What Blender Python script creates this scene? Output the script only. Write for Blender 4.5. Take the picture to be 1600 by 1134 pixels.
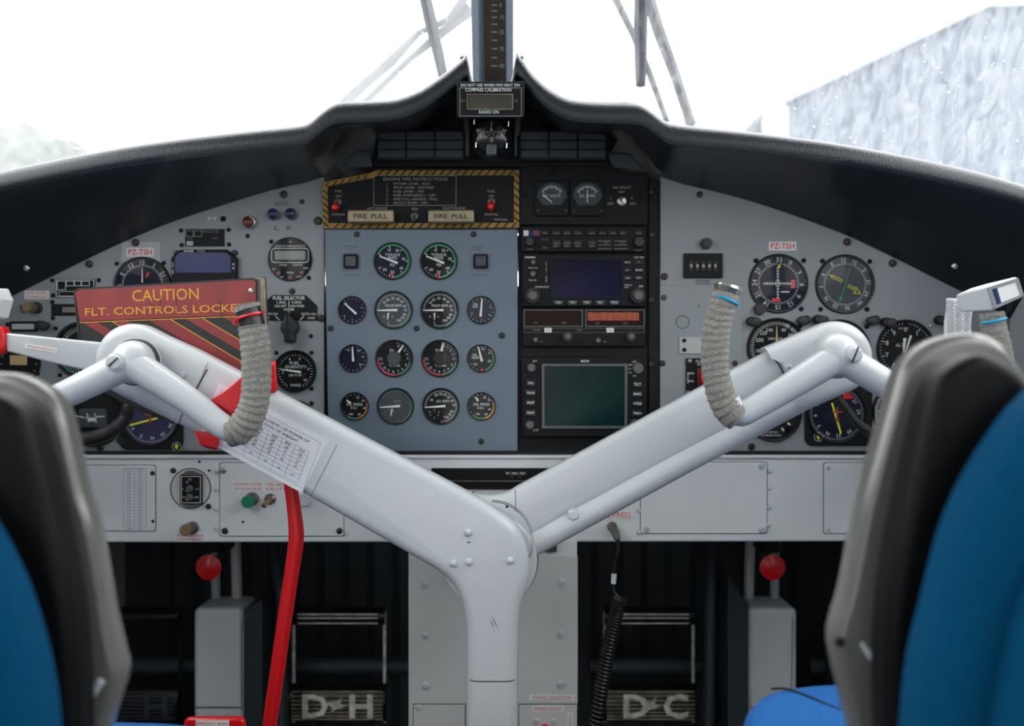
import bpy, bmesh, math, random
from mathutils import Vector, Matrix
for o in list(bpy.data.objects): bpy.data.objects.remove(o, do_unlink=True)
sc = bpy.context.scene; COL = sc.collection
random.seed(7)
F = 1556.0; ZC = 0.78            # focal length in pixels of a 1600 px wide frame; eye height over the cockpit floor
def P(px, py, Y): return Vector(((px-800)*Y/F, Y, ZC-(py-567)*Y/F))
# ---------------------------------------------------------------- camera, sky, exposure
cam_d = bpy.data.cameras.new('camera'); cam = bpy.data.objects.new('camera', cam_d); COL.objects.link(cam)
cam.location = (0, 0, ZC); cam.rotation_euler = (math.pi/2, 0, 0)
cam_d.sensor_width = 36; cam_d.lens = 36*F/1600; cam_d.clip_start = 0.02; cam_d.clip_end = 500
cam_d.dof.use_dof = True; cam_d.dof.focus_distance = 1.22; cam_d.dof.aperture_fstop = 3.4
sc.camera = cam
wd = bpy.data.worlds.new('sky'); sc.world = wd; wd.use_nodes = True
wn = wd.node_tree.nodes; wl = wd.node_tree.links
bg = wn['Background']; bg.inputs['Color'].default_value = (0.97, 0.985, 1.0, 1); bg.inputs['Strength'].default_value = 2.7
wtc = wn.new('ShaderNodeTexCoord'); wsp = wn.new('ShaderNodeSeparateXYZ'); wmr = wn.new('ShaderNodeMapRange')      # overcast sky: brighter overhead than at the horizon
wl.new(wtc.outputs['Generated'], wsp.inputs[0]); wl.new(wsp.outputs[2], wmr.inputs[0]); wmr.inputs[1].default_value = 0; wmr.inputs[2].default_value = .9; wmr.inputs[3].default_value = 2.2; wmr.inputs[4].default_value = 8.0
wl.new(wmr.outputs[0], bg.inputs['Strength'])
sc.view_settings.view_transform = 'Standard'; sc.view_settings.look = 'None'
sc.view_settings.exposure = 0.3; sc.view_settings.gamma = 1.0; sc.view_settings.use_curve_mapping = False
# ---------------------------------------------------------------- materials
def lin(c):
    return tuple(((x/255)/12.92 if x/255 <= .04045 else ((x/255+.055)/1.055)**2.4) for x in c)+(1,)
MATS = {}
def mat(name, col, rough=.5, metal=0, vary=.0, vscale=12, bump=0, bscale=200, emis=0, spec=.5, stretch=None, col2=None):
    if name in MATS: return MATS[name]
    m = bpy.data.materials.new(name); m.use_nodes = True; nt = m.node_tree; b = nt.nodes['Principled BSDF']
    c = lin(col); b.inputs['Base Color'].default_value = c
    b.inputs['Roughness'].default_value = rough; b.inputs['Metallic'].default_value = metal
    b.inputs['Specular IOR Level'].default_value = spec
    tc = nt.nodes.new('ShaderNodeTexCoord'); src = tc.outputs['Object']
    if stretch:
        mp = nt.nodes.new('ShaderNodeMapping'); mp.inputs['Scale'].default_value = stretch
        nt.links.new(src, mp.inputs[0]); src = mp.outputs[0]
    if vary or col2:
        n = nt.nodes.new('ShaderNodeTexNoise'); n.inputs['Scale'].default_value = vscale; n.inputs['Detail'].default_value = 6
        nt.links.new(src, n.inputs['Vector'])
        r = nt.nodes.new('ShaderNodeValToRGB')
        r.color_ramp.elements[0].position = .36; r.color_ramp.elements[1].position = .64
        if col2:
            r.color_ramp.elements[0].color = c; r.color_ramp.elements[1].color = lin(col2)
        else:
            r.color_ramp.elements[0].color = tuple(x*(1-vary) for x in c[:3])+(1,)
            r.color_ramp.elements[1].color = tuple(min(1, x*(1+vary)) for x in c[:3])+(1,)
        nt.links.new(n.outputs[0], r.inputs[0]); nt.links.new(r.outputs[0], b.inputs['Base Color'])
    if bump:
        n2 = nt.nodes.new('ShaderNodeTexNoise'); n2.inputs['Scale'].default_value = bscale; n2.inputs['Detail'].default_value = 4
        nt.links.new(src, n2.inputs['Vector'])
        bp = nt.nodes.new('ShaderNodeBump'); bp.inputs['Strength'].default_value = bump; bp.inputs['Distance'].default_value = .002
        nt.links.new(n2.outputs[0], bp.inputs['Height']); nt.links.new(bp.outputs[0], b.inputs['Normal'])
    if emis:
        b.inputs['Emission Color'].default_value = c; b.inputs['Emission Strength'].default_value = emis
    MATS[name] = m; return m
M = dict(
 panel=mat('panel_grey', (136,142,145), .42, vary=.05, vscale=9, bump=.05, bscale=300),
 engine=mat('panel_blue_grey', (98,113,126), .40, vary=.06, vscale=7, bump=.06, bscale=250),
 shelf=mat('shelf_grey', (210,214,214), .40, vary=.03, vscale=9, bump=.05, bscale=300),
 pedestal=mat('pedestal_grey', (196,197,194), .5, vary=.05, vscale=7, bump=.08, bscale=300),
 yoke=mat('yoke_paint', (193,197,199), .24, vary=.02, vscale=14, bump=.10, bscale=160),
 black=mat('panel_black', (20,24,26), .55, spec=.2, vary=.18, vscale=20, bump=.06),
 blackgloss=mat('black_bezel', (14,17,20), .35, spec=.3),
 unit=mat('avionics_black', (16,18,20), .5, spec=.2, vary=.1, vscale=30),
 vinyl=mat('vinyl_navy', (24,30,37), .32, spec=.5, vary=.12, vscale=10, bump=.25, bscale=420),
 face=mat('dial_black', (13,15,18), .6, spec=.15),
 faceblue=mat('dial_blue_black', (16,22,40), .6, spec=.15),
 facegrey=mat('dial_grey', (52,60,66), .6, vary=.12, vscale=50),
 facepurple=mat('dial_purple', (34,32,74), .6),
 white=mat('white_lettering', (214,218,216), .6),
 dim=mat('faded_lettering', (128,134,134), .6),
 needle=mat('needle_white', (226,228,224), .5),
 yellow=mat('yellow_paint', (222,222,40), .5), amber=mat('amber_paint', (206,152,34), .5),
 red=mat('red_paint', (214,36,34), .5), magenta=mat('magenta_paint', (226,50,110), .5),
 green=mat('green_paint', (32,150,92), .5), tan=mat('tan_needle', (206,176,122), .5), cyan=mat('blue_tie', (30,150,190), .35),
 stripey=mat('stripe_amber', (158,122,44), .6, vary=.2, vscale=60),
 screwm=mat('screw_dark', (58,54,50), .38, .6), holem=mat('hole_black', (8,8,9), .8),
 screwbright=mat('screw_steel', (170,168,160), .3, .9), rivetm=mat('rivet_painted', (188,194,198), .4),
 brass=mat('knob_brass', (140,118,82), .4, .4), knobblack=mat('knob_black', (30,31,33), .45),
 knobgrey=mat('knob_grey', (92,92,90), .4, .3),
 paper=mat('paper_white', (218,220,224), .8, vary=.03, vscale=30), label=mat('label_white', (222,222,220), .6),
 redink=mat('red_ink', (206,66,78), .7), blackink=mat('black_ink', (36,36,40), .7), greyink=mat('grey_ink', (120,122,126), .7),
 darkink=mat('dark_lettering', (52,58,64), .7),
 lcd=mat('lcd_grey', (112,120,112), .25), screenblue=mat('screen_blue', (20,38,88), .18, spec=.25, col2=(34,44,104), vscale=14),
 screendark=mat('screen_navy', (6,9,24), .2, col2=(24,20,62), vscale=9, spec=.12), screengreen=mat('screen_green', (10,40,40), .2, vary=.25, vscale=14, spec=.12),
 orange=mat('amber_display', (158,66,26), .4, vary=.15, vscale=120), displaybrown=mat('display_brown', (34,20,16), .3, spec=.1),
 bluelens=mat('lamp_blue', (24,44,84), .25), redlens=mat('lamp_red', (98,38,38), .25), redknob=mat('knob_red', (206,20,26), .28),
 greenbtn=mat('button_green', (12,120,88), .35), redrubber=mat('red_tube', (206,14,22), .38, vary=.05, vscale=40),
 signred=mat('sign_red', (134,44,42), .42, vary=.14, vscale=26, bump=.2, bscale=90), signyellow=mat('sign_yellow', (206,146,28), .5),
 signblack=mat('sign_black', (28,34,30), .5, vary=.2, vscale=40), wornmetal=mat('worn_metal', (120,110,96), .35, .7, vary=.3, vscale=60),
 gauze=mat('gauze_wrap', (142,140,133), .95, vary=.22, vscale=420, bump=.9, bscale=900),
 chrome=mat('chrome', (210,212,214), .12, 1), blackrubber=mat('black_rubber', (24,25,26), .36), cable=mat('cable_black', (40,38,35), .5, vary=.4, vscale=60),
 glassclear=None, goldhandle=mat('fire_handle_metal', (150,138,112), .35, .5, vary=.12, vscale=50),
 seatgrey=mat('seat_frame_grey', (112,112,108), .24, .3, vary=.08, vscale=10), seatblack=mat('seat_shell_black', (8,10,12), .5, spec=.15),
 fabricshaded=mat('blue_fabric_shaded', (0,66,100), .95, spec=.1, vary=.1, vscale=300, bump=.6, bscale=600), fabriclit=mat('blue_fabric_lit', (6,96,168), .95, vary=.16, vscale=420, bump=1.0, bscale=700),  # same blue fabric twice: shade painted into the backs, light into the cushions
 bulkhead=mat('bulkhead_dark', (44,54,60), .6, vary=.15, vscale=6), pedalblack=mat('pedal_black', (22,22,22), .3, .2, vary=.3, vscale=40),
 pedalworn=mat('pedal_rib', (150,142,116), .4, 0, vary=.5, vscale=60), pedalmetal=mat('pedal_worn', (236,232,220), .3, 0, vary=.3, vscale=70), boxgrey=mat('box_grey', (204,207,208), .4, vary=.03),
 wallgrey=mat('wall_grey', (168,172,176), .55, vary=.03), ceilm=mat('ceiling_grey', (176,178,178), .7), floorm=mat('floor_dark', (36,38,40), .7, vary=.1),
 postblue=mat('post_blue_grey', (82,98,112), .4, vary=.04), scale=mat('ice_scale_brown', (52,46,38), .5, vary=.3, vscale=30),
 cream=mat('cream_lettering', (168,160,142), .6), wiper=mat('wiper_grey', (58,60,62), .5), wiperblue=mat('wiper_navy', (30,48,68), .5), palearm=mat('wiper_pale', (98,102,106), .6, vary=.08, vscale=30),
 hangar=mat('hangar_blue', (78,88,100), .7, vary=.04, vscale=.4), hangarwhite=mat('hangar_white', (214,216,218), .7), hroof=mat('hangar_roof', (172,182,192), .6),
 leaf=mat('leaf_green', (70,86,62), .9, vary=.3, vscale=1.2), bark=mat('bark', (96,86,74), .9), tarmac=mat('tarmac', (150,152,152), .9, vary=.05, vscale=.3),
 fus=mat('nose_paint', (150,152,154), .6), lampcell=mat('lamp_cell_grey', (62,68,74), .35), bulb=mat('compass_liquid', (22,24,24), .15),
)
def glass_mat(name, tint=(1,1,1), gloss=.05, film=None, rough=.02):
    m = bpy.data.materials.new(name); m.use_nodes = True; nt = m.node_tree; nt.nodes.clear()
    out = nt.nodes.new('ShaderNodeOutputMaterial'); tr = nt.nodes.new('ShaderNodeBsdfTransparent'); tr.inputs[0].default_value = (*tint, 1)
    gl = nt.nodes.new('ShaderNodeBsdfGlossy'); gl.inputs['Roughness'].default_value = rough
    fr = nt.nodes.new('ShaderNodeFresnel'); fr.inputs[0].default_value = 1.45
    mul = nt.nodes.new('ShaderNodeMath'); mul.operation = 'MULTIPLY'; mul.inputs[1].default_value = gloss
    nt.links.new(fr.outputs[0], mul.inputs[0])
    mx = nt.nodes.new('ShaderNodeMixShader'); nt.links.new(mul.outputs[0], mx.inputs[0]); nt.links.new(tr.outputs[0], mx.inputs[1]); nt.links.new(gl.outputs[0], mx.inputs[2])
    last = mx
    if film:
        lo, hi, scl, stretch, fc = film
        tc = nt.nodes.new('ShaderNodeTexCoord'); mp = nt.nodes.new('ShaderNodeMapping'); mp.inputs['Scale'].default_value = stretch
        nt.links.new(tc.outputs['Object'], mp.inputs[0])
        n = nt.nodes.new('ShaderNodeTexNoise'); n.inputs['Scale'].default_value = scl; n.inputs['Detail'].default_value = 8; n.inputs['Roughness'].default_value = .65; n.inputs['Distortion'].default_value = 1.2
        nt.links.new(mp.outputs[0], n.inputs['Vector'])
        mr = nt.nodes.new('ShaderNodeMapRange'); mr.inputs[1].default_value = .38; mr.inputs[2].default_value = .66; mr.inputs[3].default_value = lo; mr.inputs[4].default_value = hi
        nt.links.new(n.outputs[0], mr.inputs[0])
        tl = nt.nodes.new('ShaderNodeBsdfTranslucent'); tl.inputs[0].default_value = (fc*.97,fc*.985,fc,1)
        m2 = nt.nodes.new('ShaderNodeMixShader'); nt.links.new(mr.outputs[0], m2.inputs[0]); nt.links.new(mx.outputs[0], m2.inputs[1]); nt.links.new(tl.outputs[0], m2.inputs[2])
        last = m2
    nt.links.new(last.outputs[0], out.inputs[0]); return m
M['glassclear'] = glass_mat('gauge_glass', gloss=.4)
M['paneL'] = glass_mat('windscreen_glass_left', gloss=.25, film=(.14,.26,9,(1,1,.5),.42))
M['paneR'] = glass_mat('windscreen_glass_right', gloss=.25, film=(.04,.32,34,(1.5,1,.5),.29))
dm = bpy.data.materials.new('water_drop'); dm.use_nodes = True
b = dm.node_tree.nodes['Principled BSDF']; b.inputs['Transmission Weight'].default_value = 1; b.inputs['IOR'].default_value = 1.33; b.inputs['Roughness'].default_value = 0.02; b.inputs['Base Color'].default_value = (.6,.63,.67,1)
M['drop'] = dm
# ---------------------------------------------------------------- mesh builder: coordinates (u, v, w) = photograph-frame px at the distance Y0, w = px towards the cabin
_tcache = {}
def text_mesh(s, off=0):
    if (s, off) in _tcache: return _tcache[(s, off)]
    cu = bpy.data.curves.new('t', 'FONT'); cu.body = s; cu.size = 1; cu.resolution_u = 2; cu.offset = off; cu.align_x = 'LEFT'
    o = bpy.data.objects.new('t', cu); COL.objects.link(o); dg = bpy.context.evaluated_depsgraph_get(); dg.update()
    me = bpy.data.meshes.new_from_object(o.evaluated_get(dg))
    vs = [v.co.to_2d() for v in me.vertices]; fs = [tuple(p.vertices) for p in me.polygons]
    bpy.data.objects.remove(o, do_unlink=True); bpy.data.curves.remove(cu); bpy.data.meshes.remove(me)
    if not vs: vs = [Vector((0,0))]; fs = []
    _tcache[(s, off)] = (vs, fs); return vs, fs
_H = text_mesh('H'); CAP = max(v.y for v in _H[0])
def catmull(pts, n=6):
    pts = [Vector(p) for p in pts]; out = []
    for i in range(len(pts)-1):
        p0 = pts[max(i-1,0)]; p1 = pts[i]; p2 = pts[i+1]; p3 = pts[min(i+2,len(pts)-1)]
        for k in range(n):
            t = k/n; out.append(.5*((2*p1)+(p2-p0)*t+(2*p0-5*p1+4*p2-p3)*t*t+(3*p1-p0-3*p2+p3)*t**3))
    out.append(pts[-1]); return out
class MB:
    def __init__(s, Y0=None): s.bm = bmesh.new(); s.Y = Y0
    def f(s, p):
        if s.Y is None: return Vector(p)
        q = P(p[0], p[1], s.Y); q.y -= p[2]*s.Y/F; return q
    def v(s, *p): return s.bm.verts.new(s.f(p))
    def face(s, vs):
        try: return s.bm.faces.new(vs)
        except ValueError: pass
    def box(s, u0, u1, v0, v1, w0, w1):
        c = [s.v(u,v,w) for w in (w0,w1) for v in (v0,v1) for u in (u0,u1)]
        for q in ((0,1,3,2),(4,5,7,6),(0,1,5,4),(2,3,7,6),(0,2,6,4),(1,3,7,5)): s.face([c[i] for i in q])
        return s
    def hexa(s, q0, q1):
        a = [s.v(*p) for p in q0]; b = [s.v(*p) for p in q1]; n = len(a)
        s.face(a); s.face(b)
        for i in range(n): s.face([a[i], a[(i+1)%n], b[(i+1)%n], b[i]])
        return s
    def prism(s, pts, w0, w1): return s.hexa([(p[0],p[1],w0) for p in pts], [(p[0],p[1],w1) for p in pts])
    def frame(s, outer, inner, w0, w1):
        n = len(outer); R = [[s.v(p[0],p[1],w) for p in L] for L in (outer, inner) for w in (w0, w1)]
        for i in range(n):
            j = (i+1) % n
            s.face([R[0][i],R[0][j],R[1][j],R[1][i]]); s.face([R[2][i],R[2][j],R[3][j],R[3][i]])
            s.face([R[1][i],R[1][j],R[3][j],R[3][i]]); s.face([R[0][i],R[0][j],R[2][j],R[2][i]])
        return s
    def rframe(s, u0,u1,v0,v1,t,w0,w1):
        return s.frame([(u0,v0),(u1,v0),(u1,v1),(u0,v1)], [(u0+t,v0+t),(u1-t,v0+t),(u1-t,v1-t),(u0+t,v1-t)], w0, w1)
    def quad(s, pts, w): s.face([s.v(p[0],p[1],w) for p in pts]); return s
    def rect(s, u0,u1,v0,v1,w): return s.quad([(u0,v0),(u1,v0),(u1,v1),(u0,v1)], w)
    def lathe(s, cu, cv, prof, n=32, a0=0, a1=360, sx=1):
        rings = []; full = abs(a1-a0) >= 359.9; m = n if full else n+1
        for r, w in prof:
            if r < 1e-6: rings.append([s.v(cu,cv,w)]); continue
            rings.append([s.v(cu+sx*r*math.sin(math.radians(a0+(a1-a0)*k/n)), cv-r*math.cos(math.radians(a0+(a1-a0)*k/n)), w) for k in range(m)])
        for A, B in zip(rings, rings[1:]):
            for k in range(n):
                j = (k+1) % m if full else k+1
                if len(A) == 1 and len(B) == 1: continue
                if len(A) == 1: s.face([A[0],B[k],B[j]])
                elif len(B) == 1: s.face([A[k],A[j],B[0]])
                else: s.face([A[k],A[j],B[j],B[k]])
        return s
    def line(s, u0,v0,u1,v1,t,w):
        d = Vector((u1-u0,v1-v0)); 
        if d.length < 1e-6: return s
        n = Vector((-d.y,d.x)).normalized()*t/2
        return s.quad([(u0+n.x,v0+n.y),(u1+n.x,v1+n.y),(u1-n.x,v1-n.y),(u0-n.x,v0-n.y)], w)
    def text(s, t, u, v, cap, w, width=None, rot=0, align='C', off=0, ry=1):
        vs, fs = text_mesh(t, off); k = cap/CAP; x0 = min(p.x for p in vs); x1 = max(p.x for p in vs); W = (x1-x0)*k
        kx = k*(width/W if width and W > 0 else 1); a = math.radians(rot); ca, sa = math.cos(a), math.sin(a)
        xs = (x0+x1)/2 if align == 'C' else (x0 if align == 'L' else x1)
        nv = []
        for p in vs:
            x = (p.x-xs)*kx; y = -(p.y*k-cap/2); nv.append(s.v(u+x*ca-y*sa, v+x*sa+y*ca, w))
        for f_ in fs: s.face([nv[i] for i in f_])
        return s
    def tube(s, pts, rad, n=12, smooth=0, caps=True, radial=None):
        pts = catmull(pts, smooth) if smooth else [Vector(p) for p in pts]
        if isinstance(rad, (int, float)): rad = [rad]*len(pts)
        elif len(rad) != len(pts):
            m = len(rad)-1; N = len(pts)-1; rr = []
            for i in range(len(pts)):
                x = i/N*m; j = min(int(x), m-1); rr.append(rad[j]*(1-(x-j))+rad[j+1]*(x-j))
            rad = rr
        T = [(pts[min(i+1,len(pts)-1)]-pts[max(i-1,0)]).normalized() for i in range(len(pts))]
        ref = Vector((0,0,1)) if abs(T[0].z) < .9 else Vector((1,0,0)); N_ = (ref-T[0]*ref.dot(T[0])).normalized(); rings = []; L = 0
        for i, p in enumerate(pts):
            if i: N_ = (N_-T[i]*N_.dot(T[i])).normalized(); L += (pts[i]-pts[i-1]).length
            B = T[i].cross(N_); ring = []
            for k in range(n):
                a = 2*math.pi*k/n; r = rad[i]*(radial(L, a) if radial else 1); q = p+(N_*math.cos(a)+B*math.sin(a))*r; ring.append(s.v(*q))
            rings.append(ring)
        for A, B in zip(rings, rings[1:]):
            for k in range(n): s.face([A[k],A[(k+1)%n],B[(k+1)%n],B[k]])
        if caps: s.face(rings[0]); s.face(rings[-1])
        return s
    def slab(s, out, wb, wf, r, seg=5, rb=None, flat=()):
        """outline extruded from wb to wf with its front edge rounded by r and its back edge by rb"""
        n = len(out); ar = sum(out[i][0]*out[(i+1)%n][1]-out[(i+1)%n][0]*out[i][1] for i in range(n)); sg = 1 if ar > 0 else -1
        nr = []
        for i in range(n):
            if i in flat: nr.append(Vector((0,0))); continue
            a = Vector(out[i] if (i-1)%n in flat else out[i-1]); c = Vector(out[i] if (i+1)%n in flat else out[(i+1)%n]); d = (c-a); d = d.normalized() if d.length > 1e-9 else Vector((1,0)); nr.append(Vector((-d.y,d.x))*sg)
        rb = r*.6 if rb is None else rb
        prof = [(rb*(1-math.sin(math.pi/2*k/seg)), wb+rb*(1-math.cos(math.pi/2*k/seg))) for k in range(seg+1)]
        prof += [(r*(1-math.cos(math.pi/2*k/seg)), wf-r+r*math.sin(math.pi/2*k/seg)) for k in range(seg+1)]
        rings = [[s.v(out[i][0]+nr[i].x*d, out[i][1]+nr[i].y*d, w) for i in range(n)] for d, w in prof]
        for A, B in zip(rings, rings[1:]):
            for i in range(n): s.face([A[i],A[(i+1)%n],B[(i+1)%n],B[i]])
        s.face(rings[0]); s.face(rings[-1]); return s
    def build(s, name, m, parent=None, loc=None, sharp=35, bev=0, label=None, norm=True):
        bm = s.bm
        if norm: bmesh.ops.recalc_face_normals(bm, faces=bm.faces)
        org = Vector(loc) if loc is not None else (WORG.get(parent.name, Vector((0,0,0))) if parent else Vector((0,0,0)))
        bmesh.ops.translate(bm, verts=bm.verts, vec=-org)
        me = bpy.data.meshes.new(name); bm.to_mesh(me); bm.free()
        me.materials.append(M[m] if isinstance(m, str) else m)
        me.polygons.foreach_set('use_smooth', [True]*len(me.polygons)); me.set_sharp_from_angle(angle=math.radians(sharp))
        o = bpy.data.objects.new(name, me); COL.objects.link(o)
        if parent: o.parent = parent; o.location = org-WORG.get(parent.name, Vector((0,0,0))) if loc is not None else (0,0,0)
        else: o.location = org
        WORG[o.name] = org
        if bev:
            md = o.modifiers.new('bevel', 'BEVEL'); md.width = bev; md.segments = 3; md.limit_method = 'ANGLE'; md.angle_limit = math.radians(40); md.harden_normals = False
        if label: o['label'] = label
        return o
WORG = {}
def thing(name, label, cat, loc, group=None):
    o = bpy.data.objects.new(name, None); COL.objects.link(o); o.location = loc; o.empty_display_size = .02; WORG[o.name] = Vector(loc)
    o['label'] = label; o['category'] = cat
    if group: o['group'] = group
    return o
def tag(o, label, cat, group=None):
    o['label'] = label; o['category'] = cat
    if group: o['group'] = group
    return o
def struct(o): o['kind'] = 'structure'; return o
def circ(cu, cv, r, n=24, a0=0, a1=360):
    full = abs(a1-a0) >= 359.9
    return [(cu+r*math.sin(math.radians(a0+(a1-a0)*k/(n if full else n-1))), cv-r*math.cos(math.radians(a0+(a1-a0)*k/(n if full else n-1)))) for k in range(n)]
def smooth2(pts, n=5, closed=False):
    if closed:
        q = [(*p,0) for p in pts]; q = [q[-1]]+q+[q[0],q[1]]; c = catmull(q, n); return [(p.x,p.y) for p in c[n:-n]][:-1]
    return [(p.x,p.y) for p in catmull([(*p,0) for p in pts], n)]
def rrect(u0,u1,v0,v1,r,n=5):
    out = []
    for cu,cv,a in ((u1-r,v0+r,0),(u1-r,v1-r,90),(u0+r,v1-r,180),(u0+r,v0+r,270)): out += circ(cu,cv,r,n,a,a+90)
    return out
def screw(parent, u, v, Y, r=3.2, m='screwm', name='screw', w=0):
    k = MB(Y); k.lathe(u, v, [(r,w),(r,w+r*.35),(r*.75,w+r*.62),(r*.3,w+r*.68),(r*.28,w+r*.3),(0,w+r*.3)], 12)
    return k.build(name, m, parent)
def screws(parent, pts, Y, r=3.2, m='screwm', name='screw', w=0):
    for p in pts: screw(parent, p[0], p[1], Y, p[2] if len(p) > 2 else r, m, name, w)
def knob(u, v, Y, r, h, m, k=None, ridges=0, w0=0):
    k = k or MB(Y)
    if ridges:
        pr = []
        for w, rr in ((w0, 1), (w0+h*.92, .94)):
            pr.append([k.v(u+r*rr*(1+(.07 if i%2 else -.03))*math.sin(2*math.pi*i/(2*ridges)), v-r*rr*(1+(.07 if i%2 else -.03))*math.cos(2*math.pi*i/(2*ridges)), w) for i in range(2*ridges)])
        A, B = pr; n = len(A)
        for i in range(n): k.face([A[i],A[(i+1)%n],B[(i+1)%n],B[i]])
        k.face(A); k.face(B); k.lathe(u, v, [(r*.8,w0+h*.9),(r*.72,w0+h),(0,w0+h)], 20)
    else: k.lathe(u, v, [(r,w0),(r,w0+h*.8),(r*.85,w0+h),(0,w0+h)], 22)
    return k
# ================================================================ the cockpit shell
YP = 1.40                                  # instrument panel plane
XL, XR = -0.75, 0.70                       # side walls
def wbox(x0,x1,y0,y1,z0,z1,k=None):
    k = k or MB(); k.box(x0,x1,y0,y1,z0,z1); return k
YB0 = -2.2; XO = .96
struct(wbox(-1.0,1.0,YB0,2.0,-.03,0).build('floor','floorm'))
struct(wbox(-.80,.76,YB0,1.22,1.50,1.53).build('ceiling','ceilm'))
def side(sg,name):
    a,b_ = sorted((XL,XL-.02)) if sg < 0 else (XR,XR+.02); lo,hi = (-XO-.02,-XO) if sg < 0 else (XO-.04,XO-.02)
    k = wbox(a,b_,-.6,1.95,0,.94); wbox(min(a,lo),max(b_,hi),-.6,1.95,.94,.96,k) if True else 0
    wbox(lo,hi,YB0,-.6,0,.96,k); wbox(min(a,lo),max(b_,hi),-.62,-.6,0,.96,k)
    for y0,y1 in ((YB0,YB0+.15),(-1.45,-1.30),(-.75,-.60),(.05,.15),(1.02,1.12)): wbox(lo,hi,y0,y1,.96,1.40,k)
    wbox(lo,hi,YB0,1.2,1.40,1.50,k)
    struct(k.build(name,'wallgrey'))
side(-1,'wall_left'); side(1,'wall_right')
k = wbox(-.96,-.33,YB0-.03,YB0,0,1.5); wbox(.33,.94,YB0-.03,YB0,0,1.5,k); wbox(-.33,.33,YB0-.03,YB0,1.25,1.5,k); struct(k.build('wall_back','wallgrey'))  # unseen rear bulkhead with a doorway, added to cut glare from behind
# firewall with upright corrugations
k = MB(); n = 90; zz = (0,.93); cols = []
for i in range(n+1):
    x = -.748+1.446*i/n; y = 1.93+(.006 if (i//3)%2 else -.006); cols.append((x,y))
a = [k.v(x,y,0) for x,y in cols]; b2 = [k.v(x,y,.93) for x,y in cols]; c2 = [k.v(x,1.97,.93) for x,y in cols]; d2 = [k.v(x,1.97,0) for x,y in cols]
for i in range(n):
    for A,B in ((a,b2),(b2,c2),(c2,d2),(d2,a)): k.face([A[i],A[i+1],B[i+1],B[i]])
struct(k.build('wall_front','bulkhead'))
# nose deck behind the glareshield, under the windscreen
struct(MB().hexa([(-1.35,1.60,.985),(1.35,1.60,.985),(1.35,1.97,.98),(-1.35,1.97,.98)],[(-1.35,1.60,.965),(1.35,1.60,.965),(1.35,1.97,.96),(-1.35,1.97,.96)]).build('trim_3','fus'))
# ---- windscreen
PSL = .6545
def paneY(z): return 1.66-(z-.95)*PSL
def PN(px, py, off=0):
    Y = (1.66+PSL*.17+off)/(1-PSL*(py-567)/F); return P(px, py, Y)
def pane(x0,x1,name,m):
    z0,z1 = .985,1.50; t = .006; k = MB()
    k.hexa([(x0,paneY(z0),z0),(x1,paneY(z0),z0),(x1,paneY(z1),z1),(x0,paneY(z1),z1)],[(x0,paneY(z0)+t,z0),(x1,paneY(z0)+t,z0),(x1,paneY(z1)+t,z1),(x0,paneY(z1)+t,z1)])
    struct(k.build(name,m))
pane(-1.35,-.055,'window_1','paneL'); pane(.01,1.35,'window_2','paneR')
def drops(name, u0,u1,v0,v1,n,label,dens):
    k = MB(); rnd = random.Random(n)
    for i in range(n):
        u = rnd.uniform(u0,u1); v = rnd.uniform(v0,v1)
        if not dens(u,v): continue
        c = PN(u,v,.0075); r = rnd.choice((1.0,1.2,1.5,2.2))*.0008; e = rnd.uniform(1,1.6)
        nrm = Vector((0,1,PSL)).normalized(); tx = Vector((1,0,0)); tz = nrm.cross(tx).normalized()
        rings = []
        for q,h in ((1,0),(.85,.35),(.5,.6)):
            rings.append([k.v(*(c+tx*math.cos(j*math.pi/4)*r*q*e+tz*math.sin(j*math.pi/4)*r*q+nrm*h*r)) for j in range(8)])
        for A,B in zip(rings,rings[1:]):
            for j in range(8): k.face([A[j],A[(j+1)%8],B[(j+1)%8],B[j]])
        k.face(rings[-1]); k.face(rings[0])
    o = k.build(name,'drop'); o['kind'] = 'stuff'; tag(o,label,'water')
drops('raindrops',-60,700,0,270,190,'scattered raindrops on the left windscreen pane',lambda u,v: v < 330-u*.2)
drops('raindrops',840,1640,0,290,170,'raindrops on the right windscreen pane in front of the hangar',lambda u,v: random.random() < (.25 if u < 1150 else 1))
# ---- centre post with its ice scale
post = thing('windscreen_post','blue grey post between the two windscreen panes with a brown degree scale','window post',(-.028,1.46,1.10))
k = MB(); z0,z1 = 1.125,1.50
def pc(x,off,z): return (x,paneY(z)+off,z)
xa,xb = -.0578,.0022
k.hexa([pc(xa,-.045,z0),pc(xa+.012,-.058,z0),pc(xb-.012,-.058,z0),pc(xb,-.045,z0),pc(xb,-.002,z0),pc(xa,-.002,z0)],
       [pc(xa,-.045,z1),pc(xa+.012,-.058,z1),pc(xb-.012,-.058,z1),pc(xb,-.045,z1),pc(xb,-.002,z1),pc(xa,-.002,z1)])
k.build('post_cover','postblue',post,bev=.003)
k = MB(); k.hexa([pc(-.0395,-.0585,z0),pc(-.0085,-.0585,z0),pc(-.0085,-.0585,z1),pc(-.0395,-.0585,z1)],[pc(-.0395,-.0605,z0),pc(-.0085,-.0605,z0),pc(-.0085,-.0605,z1),pc(-.0395,-.0605,z1)])
k.build('degree_scale','scale',post)
def scl(py):                                  # z and y on the scale face for a frame row
    Y = (1.66+PSL*.17-.0612)/(1-PSL*(py-567)/F); return Y, ZC-(py-567)*Y/F
k = MB()
def scale_text(k,t,px,py,cap):
    vs,fs = text_mesh(t,.01); Y,z = scl(py); s = Y/F; x0 = (px-800)*s; kk = cap*s/CAP; nv = []
    for p_ in vs:
        zz_ = z+(p_.y*kk-cap*s/2); nv.append(k.v(x0+p_.x*kk, paneY(zz_)-.0612, zz_))
    for f_ in fs: k.face([nv[i] for i in f_])
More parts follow.
